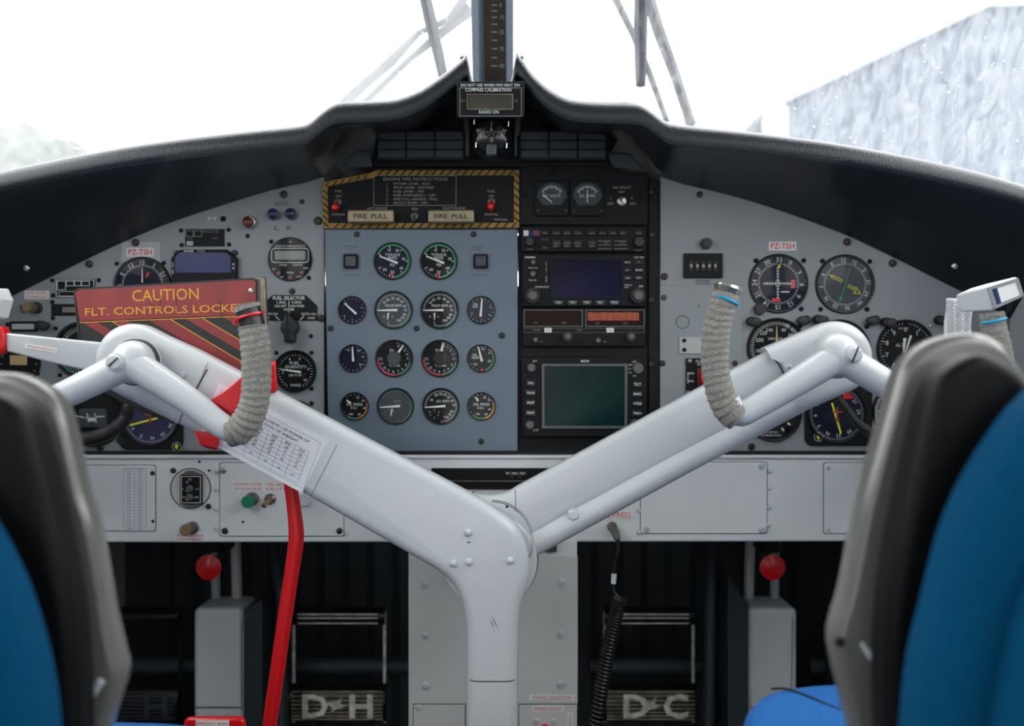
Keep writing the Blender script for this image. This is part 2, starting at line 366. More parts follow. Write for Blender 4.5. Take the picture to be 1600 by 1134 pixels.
for i,py in enumerate((8,17,27,38,50,63,76,90,103)):
    Y,z = scl(py); s = Y/F
    for du in ((768,777),): 
        k.face([k.v((du[0]-800)*s,paneY(z-.0007)-.0612,z-.0007),k.v((du[1]-800)*s,paneY(z-.0007)-.0612,z-.0007),k.v((du[1]-800)*s,paneY(z+.0007)-.0612,z+.0007),k.v((du[0]-800)*s,paneY(z+.0007)-.0612,z+.0007)])
    if i%2 == 0: scale_text(k,str(i//2*10),780,py,5.5)
k.build('scale_markings','dim',post)
for x_ in (-.0645,.009):
    k = MB(); k.tube([(x_,1.40,1.10),(x_,1.385,1.175),(x_+(.004 if x_ > 0 else -.004),1.36,1.20)],[.004,.006,.003],8,3); k.build('clip','wornmetal',post)
# ---- wipers outside the glass
def arm(k, pts, r, off, n=8):
    k.tube([PN(a,b_,off) for a,b_ in pts], r, n); return k
w = thing('windscreen_wiper','grey rubber wiper blade on the left pane just beside the centre post','wiper',PN(680,60,.03))
k = arm(MB(),[(622,-190),(656,-40),(672,30),(684,80),(697,140)],[.007,.0085,.010,.009,.008],.025); k.build('blade','wiper',w)
k = arm(MB(),[(662,-25),(676,40),(692,120)],.0022,.012,6); k.build('blade_edge','palearm',w)
w2 = thing('windscreen_wiper','navy wiper blade on the right pane ending above the glareshield','wiper',PN(1001,60,.03))
k = arm(MB(),[(1004,-190),(1002,-40),(1001,30),(1001,100),(1001,134)],[.008,.0095,.0105,.0095,.008],.025,10); k.build('blade','wiperblue',w2)
k = arm(MB(),[(996,-20),(997,60),(997,128)],.002,.012,6); k.build('blade_edge','palearm',w2)
w3 = thing('wiper_linkage','pale wiper arms slanting from the centre post down to the left','wiper arm',PN(640,90,.12))
k = arm(MB(),[(765,-190),(745,-30),(700,30),(652,52)],[.009,.009,.006,.005],.12); k.build('drive_arm','palearm',w3)
k = arm(MB(),[(655,50),(610,95),(580,122)],[.005,.010,.009],.12); k.build('blade_holder','palearm',w3)
k = arm(MB(),[(584,116),(545,152),(520,178)],[.010,.010,.010],.13); k.build('blade_holder','palearm',w3)
k = arm(MB(),[(735,8),(700,42),(640,92),(575,155),(560,172)],[.016,.009,.006,.006,.006],.14); k.build('parallel_rod','palearm',w3)
w4 = thing('wiper_linkage','pale wiper arms slanting down to the right behind the navy blade','wiper arm',PN(1030,90,.12))
k = arm(MB(),[(885,-190),(955,-15),(990,55),(1015,115),(1042,190)],[.006,.006,.0055,.0055,.005],.12); k.build('parallel_rod','palearm',w4)
k = arm(MB(),[(955,-190),(1008,-20),(1030,50),(1056,120),(1080,195)],[.010,.010,.010,.009,.009],.13); k.build('drive_arm','palearm',w4)
# ================================================================ outside
struct(wbox(-150,150,4,260,-1.62,-1.60).build('ground','tarmac'))
YH = 30.0
h = thing('hangar','blue grey gabled hangar seen through the wet right windscreen','building',(P(1700,0,YH).x,YH+9,-1.6))
k = MB(YH); gp = [(1228,650),(1228,158),(1540,12),(2050,-2),(2360,158),(2360,650)]; k.prism(gp,-900,0); k.build('wall','hangar',h)
k = MB(YH)
RF = [(1186,178),(1184,170),(1538,2),(2052,-12),(2402,170),(2400,178),(2050,-3),(1541,11)]
k.prism(RF,-920,12); k.build('roof','hroof',h)
k = MB(YH); k.box(1196,1228,166,650,-8,4); k.build('door_pillar','hangarwhite',h)
k = MB(YH)
for u in range(1260,2250,36): k.box(u,u+3,175 if u<1300 or u>2250 else max(30,165-(u-1228)*.46),650,0,2)
k.build('wall_rib','hangar',h)
d_ = MB(55); d_.box(880,1240,190,640,-200,0); fb = thing('warehouse','low pale flat roofed building on the horizon left of the hangar','building',(P(1060,0,55).x,58,-1.6)); d_.build('wall','hangarwhite',fb)
k = MB(55); k.box(875,1245,184,191,-204,4); k.build('roof','hroof',fb)
def tree(px,py,Y,r,label,seed):
    rnd = random.Random(seed); c = P(px,py,Y); R = r*Y/F
    t = thing('leafy_tree',label,'tree',(c.x,Y,-1.6),'trees beyond the left windscreen')
    k = MB(); k.tube([(c.x,Y,-1.6),(c.x+.1,Y,c.z-R*.3),(c.x,Y,c.z+R*.3)],[.28,.2,.08],8); k.build('trunk','bark',t)
    k = MB()
    for i in range(420):
        a = rnd.uniform(0,6.28); e = math.asin(rnd.uniform(-.6,1)); q = R*rnd.uniform(.55,1)*(1+.18*math.sin(3*a+seed))
        p = c+Vector((math.cos(a)*math.cos(e)*q,math.sin(a)*math.cos(e)*q,math.sin(e)*q*.95)); s_ = rnd.uniform(.22,.5)
        d1 = Vector((rnd.gauss(0,1),rnd.gauss(0,1),rnd.gauss(0,1))).normalized(); d2_ = d1.orthogonal().normalized(); d3 = d1.cross(d2_)
        for (x1,x2) in ((d1,d2_),(d2_,d3)):
            k.face([k.v(*(p+x1*s_)),k.v(*(p+x2*s_)),k.v(*(p-x1*s_)),k.v(*(p-x2*s_))])
    k.build('foliage','leaf',t,norm=False)
tree(20,250,38,52,'tallest leafy tree at the left edge of the left windscreen',1)
tree(90,262,42,40,'leafy tree right of the tallest one in the left windscreen',2)
tree(150,290,46,46,'leafy tree at the right end of the tree row in the left windscreen',3)
# ================================================================ glareshield
A_ = [(-156,318),(-80,292),(0,268),(100,247),(200,228),(300,214),(400,203),(462,197),(484,193),(505,174),(527,159),(575,158),(622,155),(660,140),(700,112),(722,93),(731,84),(738,128),(755,136),(785,136),(799,130),(806,80),(815,92),(832,117),(858,140),(888,156),(940,160),(996,160),(1018,174),(1040,193),(1100,199),(1180,207),(1290,221),(1370,235),(1440,249),(1520,267),(1600,290),(1693,324)]
B_ = [(-33,492),(-15,480),(0,472),(101,422),(182,382),(260,349),(345,321),(426,296),(503,280),(530,246),(562,211),(604,210),(645,208),(678,195),(713,171),(732,155),(740,147),(747,180),(761,183),(787,183),(800,180),(806,144),(813,154),(828,175),(850,196),(877,209),(922,212),(971,212),(1004,246),(1034,280),(1139,304),(1218,328),(1314,363),(1377,392),(1456,432),(1504,456),(1545,478),(1578,498)]
gs = thing('glareshield','dark navy padded glareshield arching over the whole instrument panel','glareshield',P(770,300,1.3))
k = MB(); rows = []
def dens(L):
    out = []
    for i in range(len(L)-1):
        for q in range(3): out.append((L[i][0]+(L[i+1][0]-L[i][0])*q/3, L[i][1]+(L[i+1][1]-L[i][1])*q/3))
    out.append(L[-1])
    for _ in range(1): out = [out[0]]+[((a[0]+2*b_[0]+c[0])/4,(a[1]+2*b_[1]+c[1])/4) for a,b_,c in zip(out,out[1:],out[2:])]+[out[-1]]
    return out
rr = .019
for (a,b_) in zip(dens(A_),dens(B_)):
    pa = P(*a,1.225); pb = P(*b_,1.398); row = [pb]
    m1 = Vector((pa.x,1.25,pa.z-.026)); row.append(pb.lerp(m1,.5)+Vector((0,.006,.006)))
    c = Vector((pa.x,1.225,pa.z-rr))
    for t in (215,190,165,140,115,90,60): row.append(c+Vector((0,math.cos(math.radians(t))*rr if True else 0,math.sin(math.radians(t))*rr)))
    row.append(Vector((pa.x,1.40,pa.z-.006))); row.append(Vector((pa.x,1.52,pa.z-.03))); row.append(Vector((pa.x,1.615,min(pa.z-.06,.99))))
    rows.append([k.v(*q) for q in row])
for R0,R1 in zip(rows,rows[1:]):
    for i in range(len(R0)-1): k.face([R0[i],R0[i+1],R1[i+1],R1[i]])
g_o = k.build('padded_cover','vinyl',gs,sharp=60,norm=True)
for (u,v) in ((633,167),(646,170)):
    k = MB(1.24); k.lathe(u,v,[(3,0),(3,3),(0,4)],10); k.build('stud','wornmetal',gs)
for (u,v,Y) in ((42,419,1.36),(1491,416,1.35)): screw(gs,u,v,Y,5,'screwbright','stud')
for pts in (((536,262),(552,238),(580,236),(582,262)),((948,240),(984,240),(1008,268),(958,262))):
    k = MB(1.392); k.prism(pts,0,5); k.build('corner_bracket','lampcell',gs,bev=.002)
# ================================================================ instrument panels
pl = thing('instrument_panel','grey left hand instrument panel under the curved glareshield','instrument panel',P(250,705,YP))
botL = [(506,710),(-35,710)]
topL = [(x,y-4) for x,y in smooth2([(-35,500),(0,474),(101,422),(182,382),(260,349),(345,321),(426,296),(506,281)],4)]
MB(YP).prism([(x,y) for x,y in topL]+botL,-12,0).build('plate','panel',pl)
screws(pl,[(443.5,304,6),(212,379,6),(139.6,412.5,6),(497,345,6.5),(472,315,4),(157,699,6),(189,688,6.5),(502,497,6),(456.7,455,5)],YP)
screws(pl,[(283,360),(357.5,359),(284,383),(358,382),(182.6,412),(256,411),(82,438),(154.6,437.7),(83,461.6),(82,472),(83,497),(12,507),(87,513),(424,377.5),(482.6,434),(486,525),(387,368.5),(349,342,4.5),(59,584),(94,586),(432,551),(487,551),(432,610),(487,607),(487,630)],YP,3.4,'holem')
MB(YP).text('BETA',440,318,7,.4,width=19).text('L',433,356,7,.4,width=8).text('R',452,356,7,.4,width=8).text('ON',108,515,3,.4).build('lettering','darkink',pl)
k = MB(YP).rect(190,250,378,408,.2); k.build('patch','wallgrey',pl,label='rubbed paint patch behind the registration label')
pr = thing('instrument_panel','grey right hand instrument panel under the curved glareshield','instrument panel',P(1300,705,YP))
topR = [(x,y-4) for x,y in smooth2([(1032,280),(1139,304),(1218,328),(1314,363),(1377,392),(1456,432),(1504,456),(1574,495)],4)]
MB(YP).prism(topR+[(1574,708),(1032,708)],-12,0).build('plate','panel',pr)
screws(pr,[(1093,304,5),(1038,432,5.5),(1037,465,4.5),(1034.7,567.5,5),(1148,567.5,4.5),(1323.5,378,6),(1394.5,411,6),(1174,697.6,5.5),(1366,695,6)],YP)
screws(pr,[(1181,407),(1255.6,407),(1251.7,482.6),(1285,407.7),(1358.8,408.5),(1282,483),(1354.4,483),(1354,510),(1091.4,478,2.2),(1250,509)],YP,3.8,'holem')
screw(pr,1453.6,509,YP,3,'screwbright')
k = MB(YP); k.prism(rrect(1031,1160,445,704,4),0,1.4); k.build('access_plate','panel',pr,bev=.0006)
k = MB(YP); k.frame(circ(1066.4,503,10.5,24),circ(1066.4,503,9.6,24),1.4,2); k.build('blanking_ring','darkink',pr)
k = MB(YP); k.text('ASSIGNED',1098,438.6,3.3,1.6).text('ALTITUDE',1098,443,3.3,1.6); k.build('lettering','darkink',pr)
k = MB(YP); k.box(1061,1118,527,552.5,1.4,4); cp = k.build('cover_plate','ceilm',pr,label='pale cream cover plate',bev=.0006)
for s_ in ((1068.4,532),(1068.4,546.5)): screw(cp,*s_,YP,3.3,'holem','screw',4)
k = MB(YP); k.line(1228,676,1236,666,3.5,.5); k.build('slot','holem',pr)
# engine panel
YE = 1.392
pe = thing('engine_panel','blue grey centre panel carrying four rows of round engine gauges','instrument panel',P(660,712,YE))
k = MB(YE); k.prism([(507,358),(809,358),(809,712),(513,712)],-9,0); k.build('plate','engine',pe,bev=.0015)
screws(pe,[(557.6,366,4.6),(740,366,4.6),(516.8,513,4.6),(650.8,513,4.6),(784,524,5),(752,689.5,4.6)],YE)
k = MB(YE); k.text('BETA RANGE',548,385,2.6,.3).text('TEST',547,390,2.6,.3).text('GENERATOR',551,430,2.8,.3).text('BETA BACK',747,385,2.6,.3).text('UP TEST',746,390,2.6,.3).text('GENERATOR',751,430,2.8,.3); k.build('lettering','darkink',pe)
# fire panel
YFI = 1.393
pf = thing('fire_control_unit','black fire control panel framed by amber and black slanted stripes','instrument panel',P(660,356,YFI))
outp = [(504.5,285),(580,270),(588,266),(811,266),(811,355.5),(505,356.5)]; inp = [(512,291),(583,278),(590,274),(803,274),(803,348),(513,348.5)]
MB(YFI).prism(outp,-5,0).build('plate','black',pf)
k = MB(YFI); k.frame(outp,inp,-.2,.5); k.build('striped_border','stripey',pf)
k = MB(YFI)
def stripes(a,b_,n,t=8,sl=7):
    a = Vector(a); b_ = Vector(b_); d = (b_-a)/n; dn = d.normalized(); nn = Vector((-dn.y,dn.x))
    for i in range(n):
        p = a+d*(i+.5); k.quad([tuple(p-dn*1.4),tuple(p+dn*1.4),tuple(p+dn*(1.4-sl)+nn*t),tuple(p-dn*(1.4+sl)+nn*t)],.9)
stripes((592,266),(808,266),18); stripes((806,356),(516,356.5),22); stripes((508,286),(580,272),6,6); stripes((811,270),(811,352),7); stripes((505,352),(504.5,292),6)
k.build('stripe','black',pf)
k = MB(YFI); k.rframe(583.7,713,273.8,321.4,.9,.1,.7); k.build('text_frame','dim',pf)
k = MB(YFI); k.text('ENGINE FIRE INSTRUCTIONS',649,279.8,4.6,.6,width=100)
for i,(t,wd_) in enumerate((('POWER LEVER - IDLE',56),('PROP LEVER - FEATHER',63),('FUEL LEVER - OFF',47),('FUEL EMERGENCY - OFF',65),('FIRE PULL HANDLE - PULL',69),('BOOST PUMP - OFF',53))):
    y = 287+i*6; k.text(str(i+1),605,y,3.6,.6); k.text(t,615.4,y,3.6,.6,width=wd_,align='L')
for t,u,v in (('FUEL',529,298.5),('OFF',529,306.5),('NORMAL',529,335),('FUEL',767.6,298.5),('OFF',767.6,306.5),('NORMAL',767.6,335),('LEFT ENGINE',590,325.6),('RIGHT ENGINE',709.6,325.3),('TEST',648.5,327),('FIRE',625.5,351),('DETECTION',656,351),('MANUAL',783,343)): k.text(t,u,v,3.6,.9)
k.build('lettering','cream',pf)
screws(pf,[(549,316,3.4),(785.6,303,3.4)],YFI,3.4,'holem')
for (u,v,lab) in ((527,326,'red capped fuel shutoff switch at the left end of the striped fire panel'),(767,325,'red capped fuel shutoff switch at the right end of the striped fire panel')):
    t = thing('fuel_shutoff_switch',lab,'switch',P(u,v,YFI),'red fuel shutoff switches')
    k = MB(YFI); k.lathe(u+1,v-10,[(6,0),(6,3),(4,4),(0,4)],14); k.build('collar','knobgrey',t)
    k = MB(YFI); k.tube([(u+1,v-9,3),(u,v-3,12),(u,v,16)],[2.5,4,4],10); k.lathe(u,v,[(3,8),(6,10),(6.6,16),(4,21),(0,22)],16); k.build('lever_cap','redknob',t)
for (u,lab) in ((582.4,'brushed fire pull handle under the words left engine'),(706.3,'brushed fire pull handle under the words right engine')):
    t = thing('fire_pull_handle',lab,'handle',P(u,341,YFI),'fire pull handles')
    k = MB(YFI); k.box(u-35.5,u+35.5,331.5,351,8,26); k.build('grip','goldhandle',t,bev=.002)
    k = MB(YFI); k.box(u-8,u+8,337,346,0,9); k.build('shaft','knobgrey',t)
    k = MB(YFI); k.text('FIRE  PULL',u,341.5,6.6,26.4,width=52,off=.02); k.build('lettering','blackink',t)
t = thing('toggle_switch','small steel toggle switch between the two fire pull handles','switch',P(648,342,YFI))
k = MB(YFI); k.lathe(648,338,[(6,0),(6,3),(3,4),(0,4)],14); k.build('collar','knobgrey',t)
k = MB(YFI); k.tube([(648,338,3),(647,345,14)],[2,3],8); k.build('lever','screwbright',t)
# black radio panel
YR = 1.398
pk = thing('radio_console','black centre panel holding the meters and the stack of radios','instrument panel',P(920,710,YR))
k = MB(YR); k.prism([(580,268),(580,250),(590,205),(562,200),(640,196),(700,160),(732,140),(806,140),(840,170),(880,200),(975,200),(948,250),(958,266),(1005,271),(1032,283),(1030,711),(810,711),(810,268)],-14,-2); k.build('plate','black',pk)
k = MB(YR); k.prism([(812,252),(948,252),(960,268),(1012,271),(1012,352),(812,352)],-2,6); k.build('meter_plate','black',pk,bev=.001)
k = MB(YR); k.box(1013,1028,283,704,-2,3); k.build('rack_rail','black',pk,bev=.001)
k = MB(YR); k.box(584,950,249,262,-2,9); k.build('ledge','black',pk,bev=.001)
screws(pk,[(862,270.5),(917,270.5),(820,306),(1002,307)],YR,4,'holem','screw',6)
screws(pk,[(1018,367,5),(1017,469,5),(1017,569,5),(1017,300,4)],YR,5,'screwm','screw',3)
k = MB(YR); k.text('IND SELECT',971,294,3.6,6.5).text('BAT',971,301,3.6,6.5).text('L',954,311,3.6,6.5).text('GEN',953,319,3.6,6.5).text('R',987,311,3.6,6.5).text('GEN',988,319,3.6,6.5); k.build('lettering','cream',pk)
t = thing('toggle_switch','round toggle switch beside the letters IND SELECT','switch',P(970.6,315.5,YR))
k = MB(YR); k.lathe(970.6,315.5,[(7,6),(7,9),(4,10),(0,10)],16); k.build('collar','screwbright',t)
k = MB(YR); k.tube([(970,315,9),(973,316,20)],[2,3.3],8); k.build('lever','screwbright',t)
for (u,txt,na,lab) in ((861.7,'DC VOLTS',-50,'square voltmeter with a scratched corner, left of the two meters'),(916.8,'DC AMPS',0,'square ammeter with its needle upright, right of the two meters')):
    t = thing('panel_meter',lab,'gauge',P(u,311,YR))
    k = MB(YR); k.prism(rrect(u-26.5,u+26.5,284,339,4),6,11); k.build('case','unit',t,bev=.001)
    k = MB(YR); pts = circ(u,310,23,21,-88,88)+[(u+14,322),(u-14,322)]; k.prism(pts,11,11.8); k.build('dial_face','facegrey',t)
    k = MB(YR)
    for i in range(21):
        a = math.radians(-60+6*i); r0 = 15 if i%5 else 12.5; k.line(u+math.sin(a)*r0,310-math.cos(a)*r0,u+math.sin(a)*18,310-math.cos(a)*18,.8,12)
    k.text(txt,u,308,4,12); k.build('markings','white',t)
    k = MB(YR); a = math.radians(na); k.line(u,318,u+math.sin(a)*19,318-math.cos(a)*19,1.3,12.6); k.build('needle','needle',t)
    for s_ in ((u-21,331),(u+21,331)): screw(t,*s_,YR,3,'screwm','screw',11)
# ---- annunciator blocks
for (u0,lab) in ((591,'block of nine dark warning lights left of the compass'),(814,'block of nine dark warning lights right of the compass')):
    t = thing('warning_light_block',lab,'warning lights',P(u0+66,248,1.375),'warning light blocks')
    k = MB(1.375); k.box(u0-2,u0+134,204,250,-12,-1.5); k.build('housing','blackgloss',t)
    for c in range(3):
        for r_ in range(3):
            k = MB(1.375); k.box(u0+45*c,u0+45*c+42,206+14.3*r_,206+14.3*r_+12.2,-2,2); k.build('lamp_cell','lampcell',t,bev=.0008)
# ---- compass and calibration card
t = thing('calibration_card','black framed compass calibration card under the centre post','placard',P(766,155,1.188))
k = MB(1.188); k.prism(rrect(714,819,127,183,3),-8,0); k.build('frame','unit',t,bev=.001)
k = MB(1.188); k.rframe(718,815,137,182,1,0,.6); k.build('border','dim',t)
k = MB(1.188); k.rframe(729,802,147,172,2,0,2); k.build('card_holder','wornmetal',t)
k = MB(1.188); k.rect(731,800,149,170,.5); k.build('card','scale',t)
k = MB(1.188); k.text('DO NOT USE WHEN W/S HEAT ON',766,133,4.4,.6,width=92,off=.01).text('COMPASS CALIBRATION',763,140.5,5,.8,width=72,off=.01).text('RADIO ON',764,175,5,.8,width=31,off=.01); k.build('lettering','white',t)
for s_ in ((724,158),(805,158)): screw(t,*s_,1.188,4)
t = thing('magnetic_compass','round black magnetic compass hanging below its calibration card','compass',P(768,215,1.25))
k = MB(1.25); k.box(727,733,183,243,-20,-4).box(804,808,183,243,-20,-4); k.build('bracket','blackgloss',t,bev=.001)
k = MB(1.25); k.lathe(768,212,[(33,-36),(34,-14),(30,-4),(27,0)],28); k.build('housing','blackgloss',t)
k = MB(1.25); k.lathe(768,212,[(27,-2),(20,5),(10,8),(0,9)],28); k.build('bowl','bulb',t)
k = MB(1.25)
for i in range(17):
    a = -60+7.5*i; x = 768+math.sin(math.radians(a))*26; y = 205+math.cos(math.radians(a))*6; k.line(x,y-4,x,y+(3 if i%2 else 0),1,10)
for i,tx in enumerate(('33','N','3')): k.text(tx,750+18*i,205,4,10)
k.line(768,192,768,208,1,10); k.build('card_markings','dim',t)
k = MB(1.25); k.box(760,776,226,244,-4,8); k.build('light_cover','lampcell',t,bev=.002)
for s_ in ((744,226),(792,227),(741,190),(795,193)):
    k = MB(1.25); k.tube([(s_[0],s_[1]-3,2),(s_[0]-.5,s_[1]+5,2)],1.1,6); k.build('bracket_screw','screwbright',t)
# ================================================================ gauges
def gauge(u, v, r, name, label, cat='gauge', Y=YP, group=None, face='face', ticks=(), nums=(), txt=(), arcs=(), needles=(), proud=4, extra=None, bez=.12, ink='white', marks=(), square=None):
    t = thing(name, label, cat, P(u,v,Y), group); ri = r*(1-bez)
    k = MB(Y)
    if square:
        k.prism(rrect(*square,12),0,proud); k.build('case','blackgloss',t,bev=.002); base = proud
    else: base = 0
    k = MB(Y); k.lathe(u,v,[(r,base),(r,base+proud*.6),(r*.97,base+proud),(ri,base+proud*.92),(ri,base+.6)],48); k.build('bezel','blackgloss',t)
    k = MB(Y); k.lathe(u,v,[(ri+.3,base+.5),(0,base+.5)],40); k.build('dial_face',face,t)
    w = base+.9; k = MB(Y)
    for a0,a1,n,r0,r1,th in ticks:
        for i in range(n+1):
            a = math.radians(a0+(a1-a0)*i/n); k.line(u+math.sin(a)*r*r0,v-math.cos(a)*r*r0,u+math.sin(a)*r*r1,v-math.cos(a)*r*r1,th,w)
    for s_,a,rf,cap,*rot in nums:
        a_ = math.radians(a); k.text(s_,u+math.sin(a_)*r*rf,v-math.cos(a_)*r*rf,cap,w,rot=(a if rot and rot[0] else 0))
    for s_,du,dv,cap in txt: k.text(s_,u+du,v+dv,cap,w)
    if ticks or nums or txt: k.build('markings',ink,t)
    for a0,a1,r0,r1,m in arcs:
        k = MB(Y); n = max(3,int(abs(a1-a0)/7)); k.frame(circ(u,v,r*r1,n,a0,a1)+circ(u,v,r*r0,n,a1,a0),circ(u,v,r*r1,n,a0,a1)+circ(u,v,r*r0,n,a1,a0),w,w) if False else None
        O = circ(u,v,r*r1,n,a0,a1); I = circ(u,v,r*r0,n,a0,a1); ov = [k.v(*p,w+.1) for p in O]; iv = [k.v(*p,w+.1) for p in I]
        for i in range(n-1): k.face([ov[i],ov[i+1],iv[i+1],iv[i]])
        k.build('colour_band',m,t)
    for nd in needles:
        a,tip,tail,wt,wb = nd[:5]; m = nd[5] if len(nd) > 5 else 'needle'; cu,cv = (nd[6] if len(nd) > 6 else (0,0)); a_ = math.radians(a)
        d = Vector((math.sin(a_),-math.cos(a_))); nn = Vector((-d.y,d.x)); c = Vector((u+cu,v+cv)); p0 = c+d*r*tip; p1 = c-d*r*tail
        k = MB(Y); k.prism([tuple(p0+nn*wt/2),tuple(p0-nn*wt/2),tuple(p1-nn*wb/2),tuple(p1+nn*wb/2)],w+1,w+1.7); k.build('needle',m,t)
    if extra: extra(t,u,v,r,Y,w)
    k = MB(Y); k.lathe(u,v,[(ri+.3,base+proud*.9),(0,base+proud*.9+.25)],32); k.build('glass','glassclear',t)
    return t
E = YE
for (u,side_) in ((613.3,'left'),(685.7,'right')):
    gauge(u,408,29.5,'torque_gauge','round torque pressure gauge with a green arc, %s of the top pair'%side_,Y=E,group='torque gauges',face='faceblue' if side_=='left' else 'face',
      ticks=((-62,242,30,.80,.86,.6),(-62,242,6,.68,.86,1)),nums=(('10',-16,.6,4.2),('20',24,.62,4.2),('30',78,.6,4.2),('40',128,.6,4.2),('50',180,.58,4.2),('60',222,.6,4.2)),
      txt=(('TORQUE',0,-10,4),('PRESS',0,-5,4),('PSI',0,6,4.2)),arcs=((-65,176,.82,.9,'green'),(176,184,.66,.9,'magenta')),needles=((-69,.72,.3,1.6,3.6),),bez=.08)
for (u,side_,f_) in ((615,'left','facegrey'),(687,'right','face')):
    gauge(u,484.5,30,'propeller_speed_gauge','propeller rpm gauge with a needle pointing left, %s of the pair'%side_,Y=E,group='propeller gauges',face=f_,
      ticks=((-90,200,50,.78,.86,.6),),nums=(('10',-50,.62,3.8),('20',-30,.62,3.8),('30',-4,.62,3.8),('40',22,.62,3.8),('50',45,.62,3.8),('60',70,.62,3.8),('70',90,.62,3.8),('80',112,.62,3.8),('90',130,.62,3.8),('100',152,.6,3.8)),
      txt=(('PROP RPM',0,-7,3.8),('0',-8,12,2.8),('5',-8,19,2.8),('2',-2,10,2.8),('8',-15,10,2.8)),arcs=((95,160,.86,.91,'green'),),needles=((-91,.86,.2,1.2,3.6),(-170 if side_=='left' else 180,.3,.05,.8,2.6,'needle',(-8,6))),bez=.08)
for (u,side_,an) in ((616,'left',35),(687.7,'right',11)):
    def hub(t,u_,v_,r,Y,w): 
        k = MB(Y); k.lathe(u_,v_,[(11,w+1.9),(10,w+2.6),(0,w+2.6)],24); k.build('hub_cover','facegrey' if side_=='left' else 'blackgloss',t)
    gauge(u,560,29.5,'temperature_gauge','turbine temperature gauge with red and green rim, %s of the pair'%side_,Y=E,group='turbine temperature gauges',
      ticks=((10,272,26,.8,.86,.6),),nums=tuple((s_,a,.7,3.4) for s_,a in (('0',18),('1',35),('2',52),('3',72),('4',90),('5',118),('6',142),('7',162),('8',184),('9',205),('10',226),('11',248),('12',268))),
      txt=(('T5',-4,-12,4.5),('\u00b0C x100',0,11,3.6)),arcs=((168,268,.84,.9,'magenta' if side_=='left' else 'red'),(105,165,.84,.9,'green'),(158,176,.84,.9,'amber')),needles=((an,.86,-.4,1.4,3.8),),bez=.08,extra=hub)
for (u,side_,f_) in ((618,'left','facegrey'),(688.7,'right','face')):
    gauge(u,634.6,29,'gas_generator_gauge','gas generator rpm gauge with needle pointing left, %s of the bottom pair'%side_,Y=E,group='gas generator gauges',face=f_,
      ticks=((-90,178,45,.78,.86,.6),),nums=(() if side_=='left' else (('10',-55,.6,3.8),('20',-22,.66,3.8),('30',0,.66,3.8),('40',20,.66,3.8),('50',42,.66,3.8),('60',64,.68,3.8),('70',85,.7,3.8),('80',115,.66,3.8),('90',132,.66,3.8),('100',152,.66,3.8))),
      txt=(('GG RPM' if side_=='right' else 'RPM',3,-8,3.8),('0',-10,6,2.6),('5',-10,18,2.6),('2',-3,9,2.6),('8',-17,9,2.6),('3',-4,14,2.6),('7',-16,14,2.6)),
      arcs=((70,150,.86,.9,'green'),(150,162,.86,.9,'red')),needles=((-94,.85,.25,1.2,3.8),)+(((192,.4,0,.8,2.6,'needle',(-5,4)),) if side_=='left' else ()),bez=.08,ink='dim' if side_=='left' else 'white')
small = [(550.3,484.4,'fuel_flow_gauge','small blue faced gauge with needle pointing up left, left end of the second row','faceblue',(),-48,.72,.4,(),(('2',-40,.65,3),('4',75,.68,3),('1',178,.68,3),('5',230,.68,3))),
 (751.7,484.4,'oil_pressure_gauge','small gauge with upright needle, right end of the second row','faceblue',(('OIL',-9,-9,3.4),('DIFF',-9,-5,3)),5,.8,.45,(),(('2',70,.68,3),('4',120,.68,3),('1',178,.68,3),('5',250,.68,3))),
 (552,560,'oil_temperature_gauge','small blue faced gauge with upright needle, left end of the third row','faceblue',(),-4,.8,.2,(),(('50',35,.68,3.2),('0',80,.68,3.2),('50',130,.68,3.2),('70',-30,.68,3.2))),
 (752,560,'oil_temperature_gauge','small oil temperature gauge with green rim, right end of the third row','face',(('OIL',-10,-6,3.6),('TEMP',-9,-1,3.6)),-14,.85,.2,((60,160,.82,.9,'green'),(45,62,.82,.9,'amber'),(172,180,.7,.9,'red')),(('50',10,.68,3.2),('0',55,.68,3.2),('50',108,.6,3.6),('150',225,.58,3.2))),
 (554.3,634.6,'oil_pressure_gauge','small oil pressure gauge with amber rim, left end of the bottom row','face',(('OIL PRESS',0,-3,4),('P.S.I.',-1,2.5,3.8)),-52,.72,-.35,((75,160,.82,.9,'amber'),(160,215,.82,.9,'green'),(64,76,.82,.9,'red')),(('20',20,.66,3.2),('40',55,.7,3.2),('60',100,.7,3.2),('80',150,.65,3.2),('100',205,.6,3.2))),
 (752.3,634.6,'oil_pressure_gauge','small oil pressure gauge with amber rim, right end of the bottom row','face',(('OIL PRESS',0,-3,4),('P.S.I.',-1,2.5,3.8)),-32,.78,-.45,((70,165,.82,.92,'amber'),(165,215,.82,.9,'green')),(('20',20,.66,3.2),('40',50,.7,3.2),('60',110,.6,3.2),('80',150,.65,3.2),('100',205,.6,3.2)))]
for u,v,nm,lb,f_,tx,an,tip,tail,ar,nu in small:
    gauge(u,v,22.2,nm,lb,Y=E,face=f_,ticks=((-40,240,14,.8,.88,.7),),txt=tx,nums=nu,arcs=ar,needles=((an,tip,tail,1.6,3.4),),bez=.08)
for (u,lab) in ((548.6,'flat square push button left of the torque gauges'),(751.3,'square push button with a recessed centre right of the torque gauges')):
    t = thing('push_button',lab,'button',P(u,408,E))
    MB(E).box(u-13,u+15,394,424,0,1).build('mounting_plate','engine',t,bev=.0004)
    MB(E).prism(rrect(u-11.5,u+11.5,397,420,3),1,5).build('frame','holem',t)
    k = MB(E); k.box(u-8,u+8,400.5,416.5,4,7)
    if u > 700: k.rframe(u-8,u+8,400.5,416.5,3,7,9)
    k.build('cap','lampcell',t,bev=.001)
